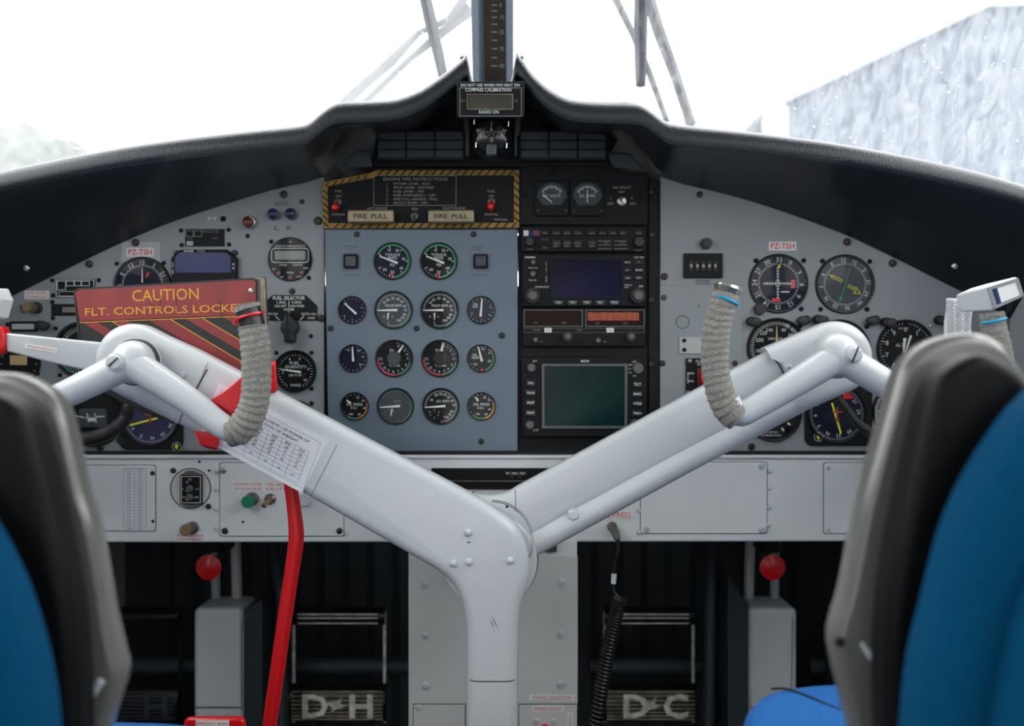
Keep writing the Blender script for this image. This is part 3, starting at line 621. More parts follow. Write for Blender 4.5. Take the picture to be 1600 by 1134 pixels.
# ================================================================ radio stack
t = thing('audio_panel','black audio control panel with three rows of tiny keys, top unit of the stack','radio',P(912,374,YR))
MB(YR).box(815,1009,355,394,-2,8).build('case','unit',t,bev=.001)
k = MB(YR); k.rect(818,825.5,361,369.5,8.3); k.build('badge','white',t)
k = MB(YR); k.rect(825.5,833.5,361,369.5,8.3); k.build('badge','screenblue',t); k = MB(YR); k.rect(833.5,843,361,369.5,8.3); k.build('badge','redlens',t)
for u,l in ((851,'MKR'),(869,'COM1'),(885.5,'COM2'),(902,'COM3'),(924,'NAV1'),(940.5,'NAV2'),(956.5,'DME'),(972,'ADF'),(997,'PWR')):
    kk = MB(YR).box(u-6.5,u+6.5,361,369,8,11).build('key','blackgloss',t,bev=.0006); MB(YR).text(l,u,366,2.6,11.3).build('lettering','dim',kk)
for u,l in ((869,'COM1'),(885.5,'COM2'),(902,'COM3'),(924,'COM')):
    kk = MB(YR).box(u-6.5,u+6.5,375,389,8,11).build('key','blackgloss',t,bev=.0006); MB(YR).text(l,u,381,2.8,11.3).text('MIC',u,385.5,2.8,11.3).build('lettering','dim',kk)
k = MB(YR)
for u0,l in ((934,'SPKR'),(959,'PILOT')):
    for j in range(3): k.line(u0,377.5+6*j,u0+20,377.5+6*j,.9,8.3)
    k.text(l,u0+13,380,2.2,8.3)
k.text('PILOT',828,390,2.4,8.3).text('COPLT',997,392,2.4,8.3).text('SENS',851,388,2.4,8.3).text('HI  LO',851,375,2.4,8.3); k.build('lettering','dim',t)
for u,r in ((827.6,7),(997,8.5)): knob(u,379.5,YR,r,10,None,w0=8).build('knob','knobblack',t)
t = thing('gps_navigator','black navigator radio with a dark blue screen and four round knobs','radio',P(912,438,YR))
MB(YR).box(816,1008,398,479.5,-2,10).build('case','unit',t,bev=.0015)
k = MB(YR); k.rframe(859,974,404,468,4,10,12); k.build('screen_frame','black',t,bev=.0005)
MB(YR).rect(863,970.5,407,464.7,10.4).build('screen','screendark',t)
for u,v,r,h,l in ((832,463,12,9,None),(995,463,12,9,None)):
    kk = knob(u,v,YR,r,h,None,ridges=18,w0=10).build('knob','knobblack',t); k = MB(YR); knob(u,v,YR,r*.6,7,None,k,14,w0=10+h); k.build('inner_knob','knobgrey',kk)
for u,v,r in ((833,411,3.8),(832.4,429,4.5)): knob(u,v,YR,r,6,None,w0=10).build('knob','knobgrey',t)
for u,l in ((872,'CDI'),(894,'OBS'),(916,'MSG'),(937,'FPL'),(959,'PROC')):
    kk = MB(YR).prism([(u-8,470),(u+8,470),(u+5,476),(u-5,476)],10,12).build('key','lampcell',t); MB(YR).text(l,u,473,2.8,12.3).build('lettering','white',kk)
for u,v,l in ((979,411,'RNG'),(997,411,'^'),(979,423,'D>'),(997,423,'MENU'),(979,435,'CLR'),(997,435,'ENT')):
    kk = MB(YR).box(u-7,u+7,v-3.5,v+3.5,10,12).build('key','blackgloss',t,bev=.0005); MB(YR).text(l,u,v,2.8,12.3).build('lettering','white',kk)
k = MB(YR); k.text('GARMIN',828,403,2.9,10.3,off=.02).text('GNS 430',997,403,2.7,10.3).text('COM/VLOC',847,449,2.9,10.3).text('GPS',1000,448,3,10.3).text('DEFAULT',980,446,2.2,10.3).text('NAV',978,449.6,2.2,10.3).text('PWR VOL',833,419.5,2.4,10.3).text('PULL ID',832,438.5,2.4,10.3)
for j in range(5): k.text('CVLOC'[j],853,412+3.4*j,2.2,10.3)
for j in range(4): k.text('COM-'[j],853,433+3.4*j,2.2,10.3)
k.build('lettering','white',t)
t = thing('transceiver','dual black radio with one brown window and one glowing amber window','radio',P(911,512,YR))
MB(YR).box(817,1007,482,541,-2,8).build('case','unit',t,bev=.001)
for u0 in (818,914):
    MB(YR).rframe(u0,u0+92,484,511,1.5,8,10).build('window_frame','knobgrey',t); MB(YR).rect(u0+1,u0+91,485,510,8.4).build('window','displaybrown',t)
k = MB(YR)
for j in range(8): k.rect(917.6+10*j,917.6+10*j+9.6,488+(j%2)*.5,501,8.9)
k.build('display_digits','orange',t)
k = MB(YR); k.text('USE',837,504.5,2.5,9).text('STBY',881,504.5,2.5,9).text('USE',932.5,505.5,2.5,9).text('STBY',976,505.5,2.5,9).text('COMM',838,516,2.5,8.4).text('NAV',905,516,2.5,8.4).text('OFF',846,534,2.2,8.4).text('OFF',944,534,2.2,8.4); k.build('lettering','dim',t)
k = MB(YR); k.rframe(818,1006,513,520,.7,8,8.5); k.build('trim_line','knobgrey',t)
for u in (856,952.6):
    kk = MB(YR).prism(rrect(u-5.7,u+5.7,512.5,519.5,1),8,9.5).build('label_tag','white',t); MB(YR).text('<->',u,516.3,2.6,9.8).build('lettering','blackink',kk)
for u in (886,984):
    kk = knob(u,526,YR,8.5,8,None,ridges=16,w0=8).build('knob','knobblack',t); k = MB(YR); knob(u,526,YR,5,7,None,k,10,w0=16); k.build('inner_knob','knobgrey',kk)
for u,v in ((836.5,531),(934,532)): knob(u,v,YR,4,5,None,w0=8).build('knob','knobgrey',t)
screw(t,910.6,533.5,YR,2.6,'holem','screw',8)
t = thing('weather_radar','black weather radar unit with a dark green square screen, lowest in the stack','radar',P(912,620,YR))
MB(YR).box(815,1010,557,682,-2,10).build('case','unit',t,bev=.002)
MB(YR).rframe(846,979,568,669,4.5,10,14).build('screen_frame','knobgrey',t,bev=.001)
MB(YR).rect(850,975,572,665,10.5).build('screen','screengreen',t)
for u,v,r in ((830,574,6.5),(827.5,662.6,6.5),(995,575,8.5),(990,662,8)): knob(u,v,YR,r,10,None,ridges=12,w0=10).build('knob','knobgrey',t)
for u,v,l in ((829,598,'Wx'),(829,613,'WxA'),(829,628.5,'MAP'),(829,644,'NAV'),(994.5,600,'TILT'),(994.5,615,'RNG'),(994.5,630,'<TRK'),(994.5,645,'TRK>')):
    kk = MB(YR).box(u-8,u+8,v-5.5,v+5.5,10,12.5).build('key','blackgloss',t,bev=.0006); MB(YR).text(l,u,v,4,12.8,off=.01).build('lettering','white',kk)
k = MB(YR); k.text('BENDIX',913.5,564,3.2,10.3,width=13,off=.02).text('INT',836,564,3,10.3).text('GCR',837,671,3,10.3).text('OFF',990,565,2.6,10.3).text('SBY',984,570,2.6,10.3).text('TST',983,576,2.6,10.3).text('ON',983,582,2.6,10.3).text('STB',990,587,2.6,10.3); k.build('lettering','white',t)
# ================================================================ left panel instruments
def placard(u0,u1,v0,v1,lines,label,ink='redink',m='label',Y=YP,w=0,name='placard',off=0,rot=0,cat='label'):
    t = thing(name,label,cat,P((u0+u1)/2,(v0+v1)/2,Y)); MB(Y).box(u0,u1,v0,v1,w,w+.7).build('plate',m,t)
    k = MB(Y); n = len(lines)
    for i,l in enumerate(lines):
        if rot: k.text(l,(u0+u1)/2,(v0+v1)/2,(u1-u0)*.55,w+1,rot=rot,width=(v1-v0)*.85)
        else: k.text(l,(u0+u1)/2,v0+(v1-v0)*(i+.5)/n,(v1-v0)/n*(.62 if n < 2 else .55),w+1,width=(u1-u0)*.86,off=off)
    k.build('lettering',ink,t); return t
placard(197.6,240.6,387,401,['PZ-TSH'],'white label with the red letters PZ-TSH on the left panel',off=.015)
placard(1201,1244,377.5,391.5,['PZ-TSH'],'white label with the red letters PZ-TSH on the right panel',off=.015)
N12 = ('15','5','21','24','W','30','33','N','3','6','E','12')
gauge(223,446,45,'heading_indicator','round dark compass dial half hidden behind the red caution plate',face='faceblue',ticks=((0,360,72,.66,.72,.7),),
  nums=(('15',0,.8,6.5,1),('5',30,.8,6.5,1),('12',-30,.8,6.5,1),('E',-60,.8,6.5,1),('21',60,.8,6.5,1),('24',90,.8,6,1),('6',-90,.8,6,1)),needles=((0,.62,-.1,.5,2.2),),arcs=((20,30,.3,.5,'red'),),bez=.1)
t = thing('flight_display','black electronic display with a plain blue screen above the caution plate','display',P(322,420,YP))
oc = [(285,391),(357,391),(373,404),(373,446),(271,446),(271,404)]
MB(YP).prism(oc,0,12).build('case','unit',t,bev=.002)
MB(YP).prism([(284,396),(357,396),(364,403),(364,427),(277.6,427),(277.6,403)],12,12.5).build('screen','screenblue',t)
k = MB(YP); k.text('SANDEL',299,393.6,3,12.4,off=.02).text('ST3400',318,393.6,2.6,12.4).text('V',368,414,4,12.4,rot=90,off=.03).text('V',368,420,4,12.4,rot=90,off=.03).text('TEST  DIM',274,420,2.8,12.4,rot=90); k.build('lettering','white',t)
for s_ in ((277,396,5),(367,395,5)): screw(t,s_[0],s_[1],YP,s_[2],'screwm','screw',1)
t = thing('selector_unit','small black selector unit with a cream button above the blue display','switch panel',P(320,371,YP))
MB(YP).box(290,351,358,385,0,2).build('face_plate','unit',t)
k = MB(YP); k.rframe(291,303,360,370,.8,2,2.5).rframe(304,316,360,370,.8,2,2.5).rframe(317,342,360,363.5,.6,2,2.5); k.build('outline','dim',t)
MB(YP).box(292.5,302.5,377,384,2,3.5).build('button','ceilm',t); MB(YP).text('SINGLE',298,373,2,2.4).text('INHIBIT',337,372.5,2,2.4).build('lettering','dim',t)
t = thing('selector_unit','small black selector unit with white grid lines beside the caution plate','switch panel',P(118,450,YP))
MB(YP).box(88,149,436,465,0,2).build('face_plate','unit',t)
k = MB(YP); k.rframe(89,148,437,464,.9,2,2.5).rframe(90,104,439,453,.8,2,2.5).rframe(104,117,439,447,.8,2,2.5).rframe(117,128,439,447,.8,2,2.5).rframe(128,141,439,447,.8,2,2.5).rframe(93,126,455,463,.7,2,2.5); k.build('outline','white',t)
def lamp(u,v,r,m,name,label,cat='indicator light',Y=YP,h=12,ring='knobgrey',group=None):
    t = thing(name,label,cat,P(u,v,Y),group); MB(Y).lathe(u+1,v,[(r,0),(r,h*.7),(r*.88,h*.75),(r*.86,h*.6),(0,h*.6)],22).build('bezel',ring,t)
    MB(Y).lathe(u,v,[(r*.84,h*.5),(r*.8,h),(r*.4,h*1.15),(0,h*1.2)],20).build('lens',m,t); return t
lamp(427.6,335.6,9,'bluelens','press_lamp','left one of the two blue lamps under the word BETA',group='beta lamps')
lamp(455,335,9,'bluelens','press_lamp','right one of the two blue lamps under the word BETA',group='beta lamps')
lamp(390,348,10,'redlens','press_lamp','dark red lamp in a steel ring left of the blue beta lamps',ring='screwbright')
t = placard(324,341,338,346,['PT'],'faint rubbed label with the letters PT under the glareshield edge',ink='white',m='panel')
def chrono(t,u,v,r,Y,w):
    MB(Y).frame(rrect(424,482.5,387.6,410.5,5),rrect(425,481.5,388.6,409.5,4.4),w,w+.5).build('display_outline','white',t)
    MB(Y).prism(rrect(428,479,390,408,2),w,w+.4).build('display_frame','holem',t); MB(Y).rect(430,477.5,392,406,w+.6).build('display','lcd',t)
    for a,b_ in ((436,427),(454,433.5),(472.6,426)): knob(a,b_,Y,3.4,3,None,w0=w).build('button','redlens',t)
gauge(453.7,405,34.5,'chronometer','round black digital chronometer with a grey display and three red buttons','clock',
  txt=(('QUARTZ CHRONOMETER',0,-20.6,2.8),('TIMER',-11,9,3.2),('CLOCK',11.5,8.7,3.2),('SET',-26,15.6,2.6),('MODE',0,21,2.6),('RESET',25,14,2.6),('RST',-13,28,2.6),('STOP',14,27.5,2.6),('~',0,-28,6)),extra=chrono,bez=.04,proud=5)
t = thing('fuel_selector','black fuel selector knob on its eight sided lettered plate','switch',P(452,505,YP))
MB(YP).prism([(426,461),(478,461),(496,478),(496,501),(408,501),(408,478)],0,1.6).build('plate','unit',t)
k = MB(YP); k.text('FUEL SELECTOR',452,465.6,5.2,2,width=50,off=.015).text('L ENG',440,472.4,3.6,2,off=.01).text('ON AFT',439,478.2,3.6,2,off=.01).text('B ENG',464,472.4,3.6,2,off=.01).text('ON FWD',465,478.2,3.6,2,off=.01).text('NORM',452,483.5,3.6,2,off=.01).text('BOTH ON',483,490.6,3.4,2).text('FWD',487,497,3.4,2).text('BOTH ON',423,490.6,3.4,2).text('AFT',417,497,3.4,2)
k.line(452,470,452,480.5,1.1,2).line(452,486,452,492,1.1,2).line(469,500,475,494,1.2,2).line(431,494,437,500,1.2,2); k.build('lettering','white',t)
k = MB(YP); k.slab(smooth2([(453,488),(461,497),(469,508),(469,516),(464,524),(464,534),(456,536),(448,534),(448,524),(443,516),(443,508),(448,497)],3,True),1.6,22,4); k.build('knob','knobblack',t)
gauge(461.4,580,33.5,'fuel_quantity_gauge','round fuel quantity gauge with its needle pointing left',ticks=((-150,150,30,.72,.82,.7),),nums=(('2',-95,.58,4),('4',-25,.62,4),('6',20,.62,4),('8',80,.62,4),('10',130,.62,4)),
  txt=(('FUEL',-1,-13,4.8),('QUANTITY',1,-7,4.6),('LBS X100',0,6,3.4),('FWD',1,22,4.8)),arcs=((100,130,.4,.5,'redlens'),),needles=((-82,.7,.28,1.2,3.6),),bez=.14,proud=6)
gauge(461.4,658,33.5,'fuel_quantity_gauge','round aft fuel quantity gauge mostly hidden below the white arm',ticks=((-150,150,30,.72,.82,.7),),txt=(('FUEL',-1,-13,4.8),('QUANTITY',1,-7,4.6),('AFT',1,22,4.8)),needles=((-60,.7,.28,1.2,3.6),),bez=.14,proud=6)
gauge(129,547,45,'airspeed_indicator','round airspeed dial with green arc behind the white lock bar',face='face',ticks=((-170,170,48,.66,.82,.9),),nums=(('40',20,.55,5),('80',70,.55,5),('160',-120,.55,5),('200',-60,.55,5)),arcs=((150,250,.82,.87,'green'),),needles=((60,.7,.2,1,3),),bez=.1,proud=5)
gauge(30,567,34,'suction_gauge','black round dial at the left end with a tan square label',face='face',ticks=((-140,140,12,.75,.85,.7),),bez=.1,proud=5,
  extra=lambda t,u,v,r,Y,w: MB(Y).box(17,43,555,570,w,w+2).build('label_square','tan',t))
def plane(t,u,v,r,Y,w):
    k = MB(Y); k.slab(rrect(u-24,u+22,v-14,v+16,6),w,w+3,2); k.build('ball_window','facegrey',t)
    k = MB(Y); k.line(u-28,v-3,u-14,v,1.6,w+3.4).line(u-12,v,u+18,v-2,2,w+3.4).line(u-9,v-7,u-7,v+8,1.6,w+3.4).line(u+3,v-7,u+5,v+8,1.6,w+3.4).rect(u-7,u+3,v-2,v+6,w+3.4); k.build('aircraft_symbol','white',t)
gauge(147,652,46,'turn_coordinator','round turn indicator with a white aircraft symbol behind the black hose',face='face',extra=plane,bez=.1,proud=5)
def hsi(yel,ring,red=None,yb=None):
    def f(t,u,v,r,Y,w):
        k = MB(Y); k.line(*yel[0],*yel[1],3,w+1.2); k.build('course_needle','yellow',t)
        k = MB(Y); k.line(u,v-10,u,v+12,3,w+1.4).line(u-8,v-3,u+8,v-3,2.4,w+1.4).line(u-4,v+8,u+4,v+8,2,w+1.4); k.build('aircraft_symbol','orange',t)
        if red: MB(Y).quad(red,w+1.5).build('warning_flag','redknob',t)
        if yb: kk = MB(Y).lathe(*yb,[(7,w+1),(0,w+1)],18).build('heading_knob','blackgloss',t); MB(Y).lathe(*yb,[(7,w+1.2),(6.4,w+1.2)],18).build('knob_outline','white',t); MB(Y).quad([(yb[0],yb[1]-5),(yb[0]+3,yb[1]-1),(yb[0]+1,yb[1]+4),(yb[0]-1,yb[1]+4),(yb[0]-3,yb[1]-1)],w+1.6).build('arrow','yellow',t)
    return f
cn = lambda rot,cap=5.5: tuple((s_,(i*30+rot),.74,cap,1) for i,s_ in enumerate(('N','3','6','E','12','15','S','21','24','W','30','33')))
gauge(237,650,46,'horizontal_situation_indicator','purple faced heading instrument with yellow needle behind the left yoke arm',face='facepurple',ticks=((0,360,72,.84,.9,.7),),nums=cn(175),square=(187,287,598,702),proud=4,bez=.06,extra=hsi(((205,664),(258,650)),None,None,(278,697)))
t = thing('rotary_switch','brown knob beside the small white sticker at the upper left','knob',P(55,481,YP)); knob(58,481,YP,9,5,None).build('base','knobblack',t); knob(53,481,YP,8,20,None,ridges=14,w0=5).build('cap','brass',t)
t = thing('toggle_switch','tiny steel toggle left of the brown knob','switch',P(36,483,YP)); MB(YP).lathe(36,484,[(5,0),(4,3),(0,3)],12).build('collar','knobgrey',t); MB(YP).tube([(36,484,2),(38,478,12)],[1.6,2.4],8).build('lever','screwbright',t)
placard(38.5,77,454,467.5,['NOSE WHEEL','STEERING'],'small white sticker with pink print at the upper left of the panel')
t = thing('indicator_window','narrow black indicator with a tan window left of the caution plate','indicator',P(101,484,YP)); MB(YP).box(81,124,475,493,0,3).build('case','unit',t,bev=.001); MB(YP).rect(99,120,480,488,3.4).build('window','wornmetal',t)
t = thing('indicator_window','wide black indicator with a pale window at the far left','indicator',P(38,510,YP)); MB(YP).prism(rrect(17,60,502,518,2),0,5).build('case','unit',t,bev=.001); MB(YP).rect(21,56,506,514.5,5.4).build('window','ceilm',t)
def wingknob(u,v,label,d=1,Y=YP):
    t = thing('post_light',label,'knob',P(u,v,Y),'small black post lights'); k = MB(Y); k.lathe(u,v,[(7,0),(7,9),(5,12),(0,12)],16); k.build('base','knobblack',t)
    k = MB(Y); k.slab(smooth2([(u+2*d,v-5),(u+13*d,v-4),(u+15*d,v+3),(u+8*d,v+9),(u-2*d,v+5)],3,True),6,14,2.5); k.build('hood','knobblack',t)
wingknob(66,508,'black post light right of the pale indicator window at the far left')
wingknob(1172,502,'black post light above the right airspeed dial',1)
wingknob(1258,500,'left one of the paired post lights above the yoke hub',-1); wingknob(1276,499,'right one of the paired post lights above the yoke hub')
wingknob(1366,500,'left one of the paired post lights beside the altimeter',-1); wingknob(1382,503,'right one of the paired post lights beside the altimeter')
wingknob(1465,500,'black post light beside the printed card on the right yoke',1)
k = MB(1.30); k.tube([(40,676,-105),(50,682,0),(100,688,4),(150,683,8),(185,668,10),(200,650,8),(207,625,0),(207,600,-110)],[11,11,11,11.5,11.5,10,9,9],14,6,radial=lambda L,a: 1+.03*math.sin(L*1.1)); tag(k.build('ribbed_hose','cable'),'dark ribbed hose curling below the left yoke hub','hose')
# ================================================================ right panel instruments
t = thing('rotary_switch','small black knob above the assigned altitude counter','knob',P(1102.5,381,YP)); knob(1102.5,381,YP,8.5,14,None,ridges=6).build('cap','knobblack',t)
t = thing('altitude_counter','black five digit thumbwheel counter marked assigned altitude','counter',P(1098,415,YP))
MB(YP).box(1067.6,1128.5,396,434.6,0,5).build('case','unit',t,bev=.001)
for i in range(5):
    u = 1079+9.4*i; kk = MB(YP).box(u-3.8,u+3.8,407,425,4,6.5).build('thumbwheel','blackgloss',t,bev=.0006); MB(YP).text('0',u,416,5,6.9,off=.01).build('digit','white',kk)
def cdi(t,u,v,r,Y,w):
    k = MB(Y); k.line(u-24,v,u+21,v,1.1,w+.4).line(u-1,v-26,u-1,v+24,1.1,w+.4)
    for i in range(-5,6):
        k.line(u+4*i-1,v-2.5,u+4*i-1,v+2.5,.9,w+.4); k.line(u-3.5,v+4.6*i-1,u+1.5,v+4.6*i-1,.9,w+.4)
    k.frame(circ(u-1,v,4.6,20),circ(u-1,v,3.8,20),w+.4,w+.6).rect(u+4,u+17,v+12,v+14,w+.4); k.build('deviation_scale','white',t)
    MB(Y).box(u+20,u+26,v-6,v+7,w,w+1).build('warning_flag','redknob',t); MB(Y).box(u-10,u+3,v+23,v+28,w,w+1).build('warning_flag','redknob',t)
    MB(Y).quad([(u+1,v-31),(u+4,v-25),(u-2,v-25)],w+.5).build('lubber_mark','yellow',t)
    knob(u-30,v+40,Y,9,12,None,ridges=12,w0=0).build('course_knob','knobblack',t)
gauge(1216,443,46.5,'course_indicator','round course dial with white cross and two red flags under PZ-TSH',face='faceblue',ticks=((0,360,72,.64,.70,.7),(0,360,36,.62,.70,.9)),
  nums=tuple((s_,a,.80,7,1) for s_,a in (('33',2),('0',30),('3',62),('6',93),('9',122),('12',150),('15',182),('18',212),('21',241),('24',272),('27',302),('30',332))),extra=cdi,bez=.08)
def rmi(t,u,v,r,Y,w):
    k = MB(Y); k.line(u+8,v-28,u-8,v+26,1.4,w+1.4).quad([(u-9,v+28),(u-10,v+19),(u-4,v+21)],w+1.5); k.build('green_needle','green',t,label='thin green needle')
    MATS['lg'] = None
    k = MB(Y)
    for sg in (1,-1):
        nx,ny = .45*sg*2.6,-.89*sg*2.6
        k.line(u-22+nx*.8,v-13+ny*.6,u-4+nx*.8,v-4+ny*.6,1,w+1.6).line(u+4+nx*.8,v+2+ny*.6,u+18+nx*.8,v+10+ny*.6,1,w+1.6)
    k.line(u-26,v-15,u-20,v-12,1.2,w+1.6); k.line(u+16,v+4,u+24,v+15,1.1,w+1.6).line(u+24,v+15,u+12,v+14,1.1,w+1.6).line(u+16,v+4,u+18,v+8,1.1,w+1.6).line(u+12,v+14,u+16,v+12,1.1,w+1.6); k.build('yellow_needle','yellow',t,label='outlined yellow needle')
gauge(1320,444,46.5,'radio_magnetic_indicator','round grey dial with crossed green and outlined yellow needles',face='facegrey',ticks=((0,360,72,.66,.72,.7),),
  nums=tuple((s_,a,.80,6,1) for s_,a in (('12',-3),('15',24),('S',54),('21',84),('24',114),('W',142),('30',174),('33',204),('N',232),('3',263),('6',294),('E',328))),extra=rmi,bez=.09)
gauge(1213,543,46.5,'airspeed_indicator','round airspeed dial with an upright tan needle left of the right hub',ticks=((-175,40,42,.76,.88,.9),(15,175,40,.76,.88,.9)),
  nums=(('240',-22,.64,5.2),('220',-42,.66,5.2),('200',-66,.62,5.6),('180',-100,.6,5),('40',22,.64,5.2),('60',48,.64,5.2)),txt=(('AIRSPEED',-2,-14,3.6),),needles=((0,.72,-.1,1,3.2,'tan'),),bez=.08,proud=5)
gauge(1312,546,47,'attitude_indicator','round dial almost wholly covered by the right yoke hub',face='faceblue',ticks=((-60,60,12,.75,.85,1),),bez=.1,proud=5)
def alti(t,u,v,r,Y,w):
    k = MB(Y)
    for i in range(4): k.line(u-8+5*i,v+22,u-3+5*i,v+14,1.8,w+.4)
    k.build('crosshatch','white',t)
gauge(1414.7,545,46,'altimeter','round altimeter with two white hands behind the right seat top',face='face',ticks=((0,360,50,.82,.88,.7),(0,360,10,.74,.88,1.2)),nums=tuple((str(i),36*i,.66,7) for i in range(10) if i not in (4,)),
  txt=(('ALT',-9,-6,5),('100 FEET',-3,-32,3)),needles=((18,.62,-.0,3.6,2,'needle',(-1,6)),(6,.50,.0,5,2,'needle',(-4,6))),extra=alti,bez=.08)
gauge(1406,643,44,'vertical_speed_indicator','round vertical speed dial with needle pointing left below the altimeter',face='face',ticks=((-175,-5,34,.8,.9,1.6),(5,175,34,.8,.9,1.6)),nums=(('5',-40,.66,6),('1',-60,.5,5),('5',-130,.66,6)),
  txt=(('VERT',-2,-12,3.6),('SPEED',0,-7,3.6)),needles=((-88,.78,.4,1.4,3.4),),bez=.07)
gauge(1306,646,46,'horizontal_situation_indicator','square cased heading instrument with bright yellow needle and red flag, right panel',face='faceblue',ticks=((0,360,72,.84,.9,.7),),nums=cn(205),square=(1257,1362,598,696),proud=4,bez=.06,
  extra=hsi(((1298,629),(1312,677)),None,[(1314,615),(1322,612),(1334,622),(1316,623)],(1277,682)))
gauge(1208,645,45,'turn_coordinator','round dial peeping out under the right yoke arm',face='face',txt=(('NO PITCH',-5,30,3.4),('INFORMATION',-5,35,3.4)),ticks=((100,150,2,.6,.72,3),),bez=.1,proud=6)
k = MB(1.30); k.tube([(1290,606,-108),(1296,612,0),(1312,628,6),(1333,656,8),(1352,672,10),(1378,686,8),(1420,700,-108)],[5,5,6,7,8,7,7],10,5,radial=lambda L,a: 1+.08*math.sin(L*.8+a)); tag(k.build('wiring_loom','cable'),'black taped cable crossing the lower right heading instrument','cable')
t = thing('autopilot_switch','black switch plate with a red rocker left of the right airspeed dial','switch',P(1095,588,YP))
MB(YP).box(1071,1122,559.6,616,1.4,5).build('plate','unit',t,bev=.001); MB(YP).box(1088,1112,575,604,5,9).build('guard','redlens',t,bev=.001); MB(YP).box(1092,1108,580,598,9,16).build('rocker','redknob',t,bev=.002)
MB(YP).text('AUTO',1093,564,3.6,5.4).text('PLT',1093,569,3.6,5.4).text('HDG',1079,583,3,5.4).text('ROLL',1079,595,3,5.4).text('ALTITUDE',1074,590,2.6,5.4,rot=-90).build('lettering','white',t)
for s_ in ((1077,564),(1074,613)): screw(t,*s_,YP,3.4,'screwbright','screw',5)
# ================================================================ shelf below the panels
YS = 1.375
sh = thing('lower_shelf','pale grey riveted beam running below the instrument panels','shelf',P(770,848,YS))
k = MB(YS); k.prism([(-50,714),(1592,714),(1592,846),(-50,848)],-60,0); k.build('beam','shelf',sh,bev=.003)
k = MB(YS); k.box(-50,1592,711,716,-14,3); k.build('top_lip','shelf',sh,bev=.001)
k = MB(YS); k.box(-50,1592,705.5,711,-16,-9); k.build('gap_seal','holem',sh)
def subp(u0,u1,v0,v1,scr,rad=4,sm='screwm',mm='shelf'):
    k = MB(YS); k.prism(rrect(u0-1,u1+1,v0-1,v1+1,rad),0,.5); a = k.build('gap_line','darkink',sh); k = MB(YS); k.prism(rrect(u0,u1,v0,v1,rad),0,1.4); o = k.build('access_panel',mm,sh,bev=.0005)
    for s_ in scr: screw(o,s_[0],s_[1],YS,s_[2] if len(s_) > 2 else 3.6,s_[3] if len(s_) > 3 else sm,'screw',1.4)
    return o
subp(60,243,727,829,[(239,739),(239.5,814,2.5)])
subp(344,537,723,837,[(349,734.5,5.2,'screwbright'),(352,829,5),(531,829,5)])
subp(1001,1198,722,833,[(1190,727,5,'rivetm'),(1010,826,5,'rivetm'),(1191,826,6,'rivetm')])
subp(1287,1500,723,833,[(1294,730,3.4,'rivetm'),(1294.5,828,3.4,'rivetm')])
for (u,v) in ((338,736),(338.7,765),(338,795),(337.5,826),(542,834),(1203,736),(1202,762.5),(1201.7,792.6),(1201,820),(998,798),(998,832),(998,760)):
    k = MB(YS); k.lathe(u,v,[(4.2,0),(3.6,1.6),(1.8,2.6),(0,2.8)],12); k.build('rivet','rivetm',sh)
for (u,v) in ((380,815),(312,721),(327,735)): k = MB(YS); k.lathe(u,v,[(2.2,1.6),(0,1.6)],10); k.build('hole','holem',sh)
k = MB(YS); k.prism([(674,731),(868,731),(868,764),(674,764)],-.5,3); k.build('slot_cover','unit',sh,bev=.001)
k = MB(YS); k.box(678,864,750,752,3,5); k.build('slot_lip','wornmetal',sh)
k = MB(YS); k.text('INT  FREQ  VOLT',806,739,3.4,3.4,width=31,off=.01).text('ON',842,746,3,3.4); k.build('lettering','white',sh)
for u in (800,812): MB(YS).box(u-3,u+3,742,746,3,5).build('slide_switch','knobblack',sh)
t = thing('frequency_card','long white printed table stuck on the shelf at the left','card',P(212,779,YS))
MB(YS).box(191,231,729,829,1.4,2).build('card','paper',t)
k = MB(YS); k.rframe(193,229.5,731,827.5,.6,2.1,2.2).line(211,731,211,827,.5,2.2)
for i in range(19): k.line(193,731+5.1*i,229,731+5.1*i,.5,2.2)
k.build('ruled_lines','greyink',t)
k = MB(YS); rn = random.Random(3)
k.text('CHAN',202,733.6,2.2,2.3).text('FREQ',220,733.6,2.2,2.3)
for i in range(18): k.text('%d.%d'%(rn.randint(2,29),rn.randint(10,99)),202,738.8+5.1*i,2.3,2.3); k.text('%d.%d'%(rn.randint(118,336),rn.randint(0,9)),220,738.8+5.1*i,2.3,2.3)
k.build('lettering','blackink',t)
t = thing('switch_cluster','black triple toggle unit in a round cut-out on the shelf','switch',P(298,762,YS))
MB(YS).frame(circ(298,763,32,36),circ(298,763,30.5,36),0,1).build('cutout_edge','darkink',t)
MB(YS).prism(circ(298,763,30.5,36),0,.6).build('back_plate','pedestal',t)
MB(YS).prism([(284,741),(293,735),(305,735),(317,741),(317,787),(307,793),(293,793),(284,787)],.6,3).build('mounting','wornmetal',t)
MB(YS).box(283,317.5,741,787,3,6).build('face_plate','unit',t,bev=.001)
MB(YS).rframe(285,315.5,743,785,.9,6,6.4).build('outline','white',t)
for v,r in ((749,3.5),(762.5,6),(776,6)):
    MB(YS).lathe(298.5,v,[(r,6),(r*.9,8),(r*.5,9),(0,9)],14).build('collar','knobgrey',t); MB(YS).tube([(298.5,v,8),(297,v+2,16)],[1.5,2.6],8).build('lever','screwbright',t)
screws(t,[(271,735,4.5),(326,791,4.5)],YS)
k = MB(YS); k.text('HI',287,763,2.6,6.5).text('LO',310,763,2.6,6.5).text('ON',289,776,2.6,6.5).text('OFF',309,776,2.6,6.5); k.build('lettering','white',t)
t = thing('rotary_switch','brass knob above a small white label low on the shelf','knob',P(298,824.5,YS)); knob(301,824,YS,10,6,None).build('base','knobgrey',t); knob(296,825,YS,9,16,None,ridges=14,w0=6).build('cap','brass',t)
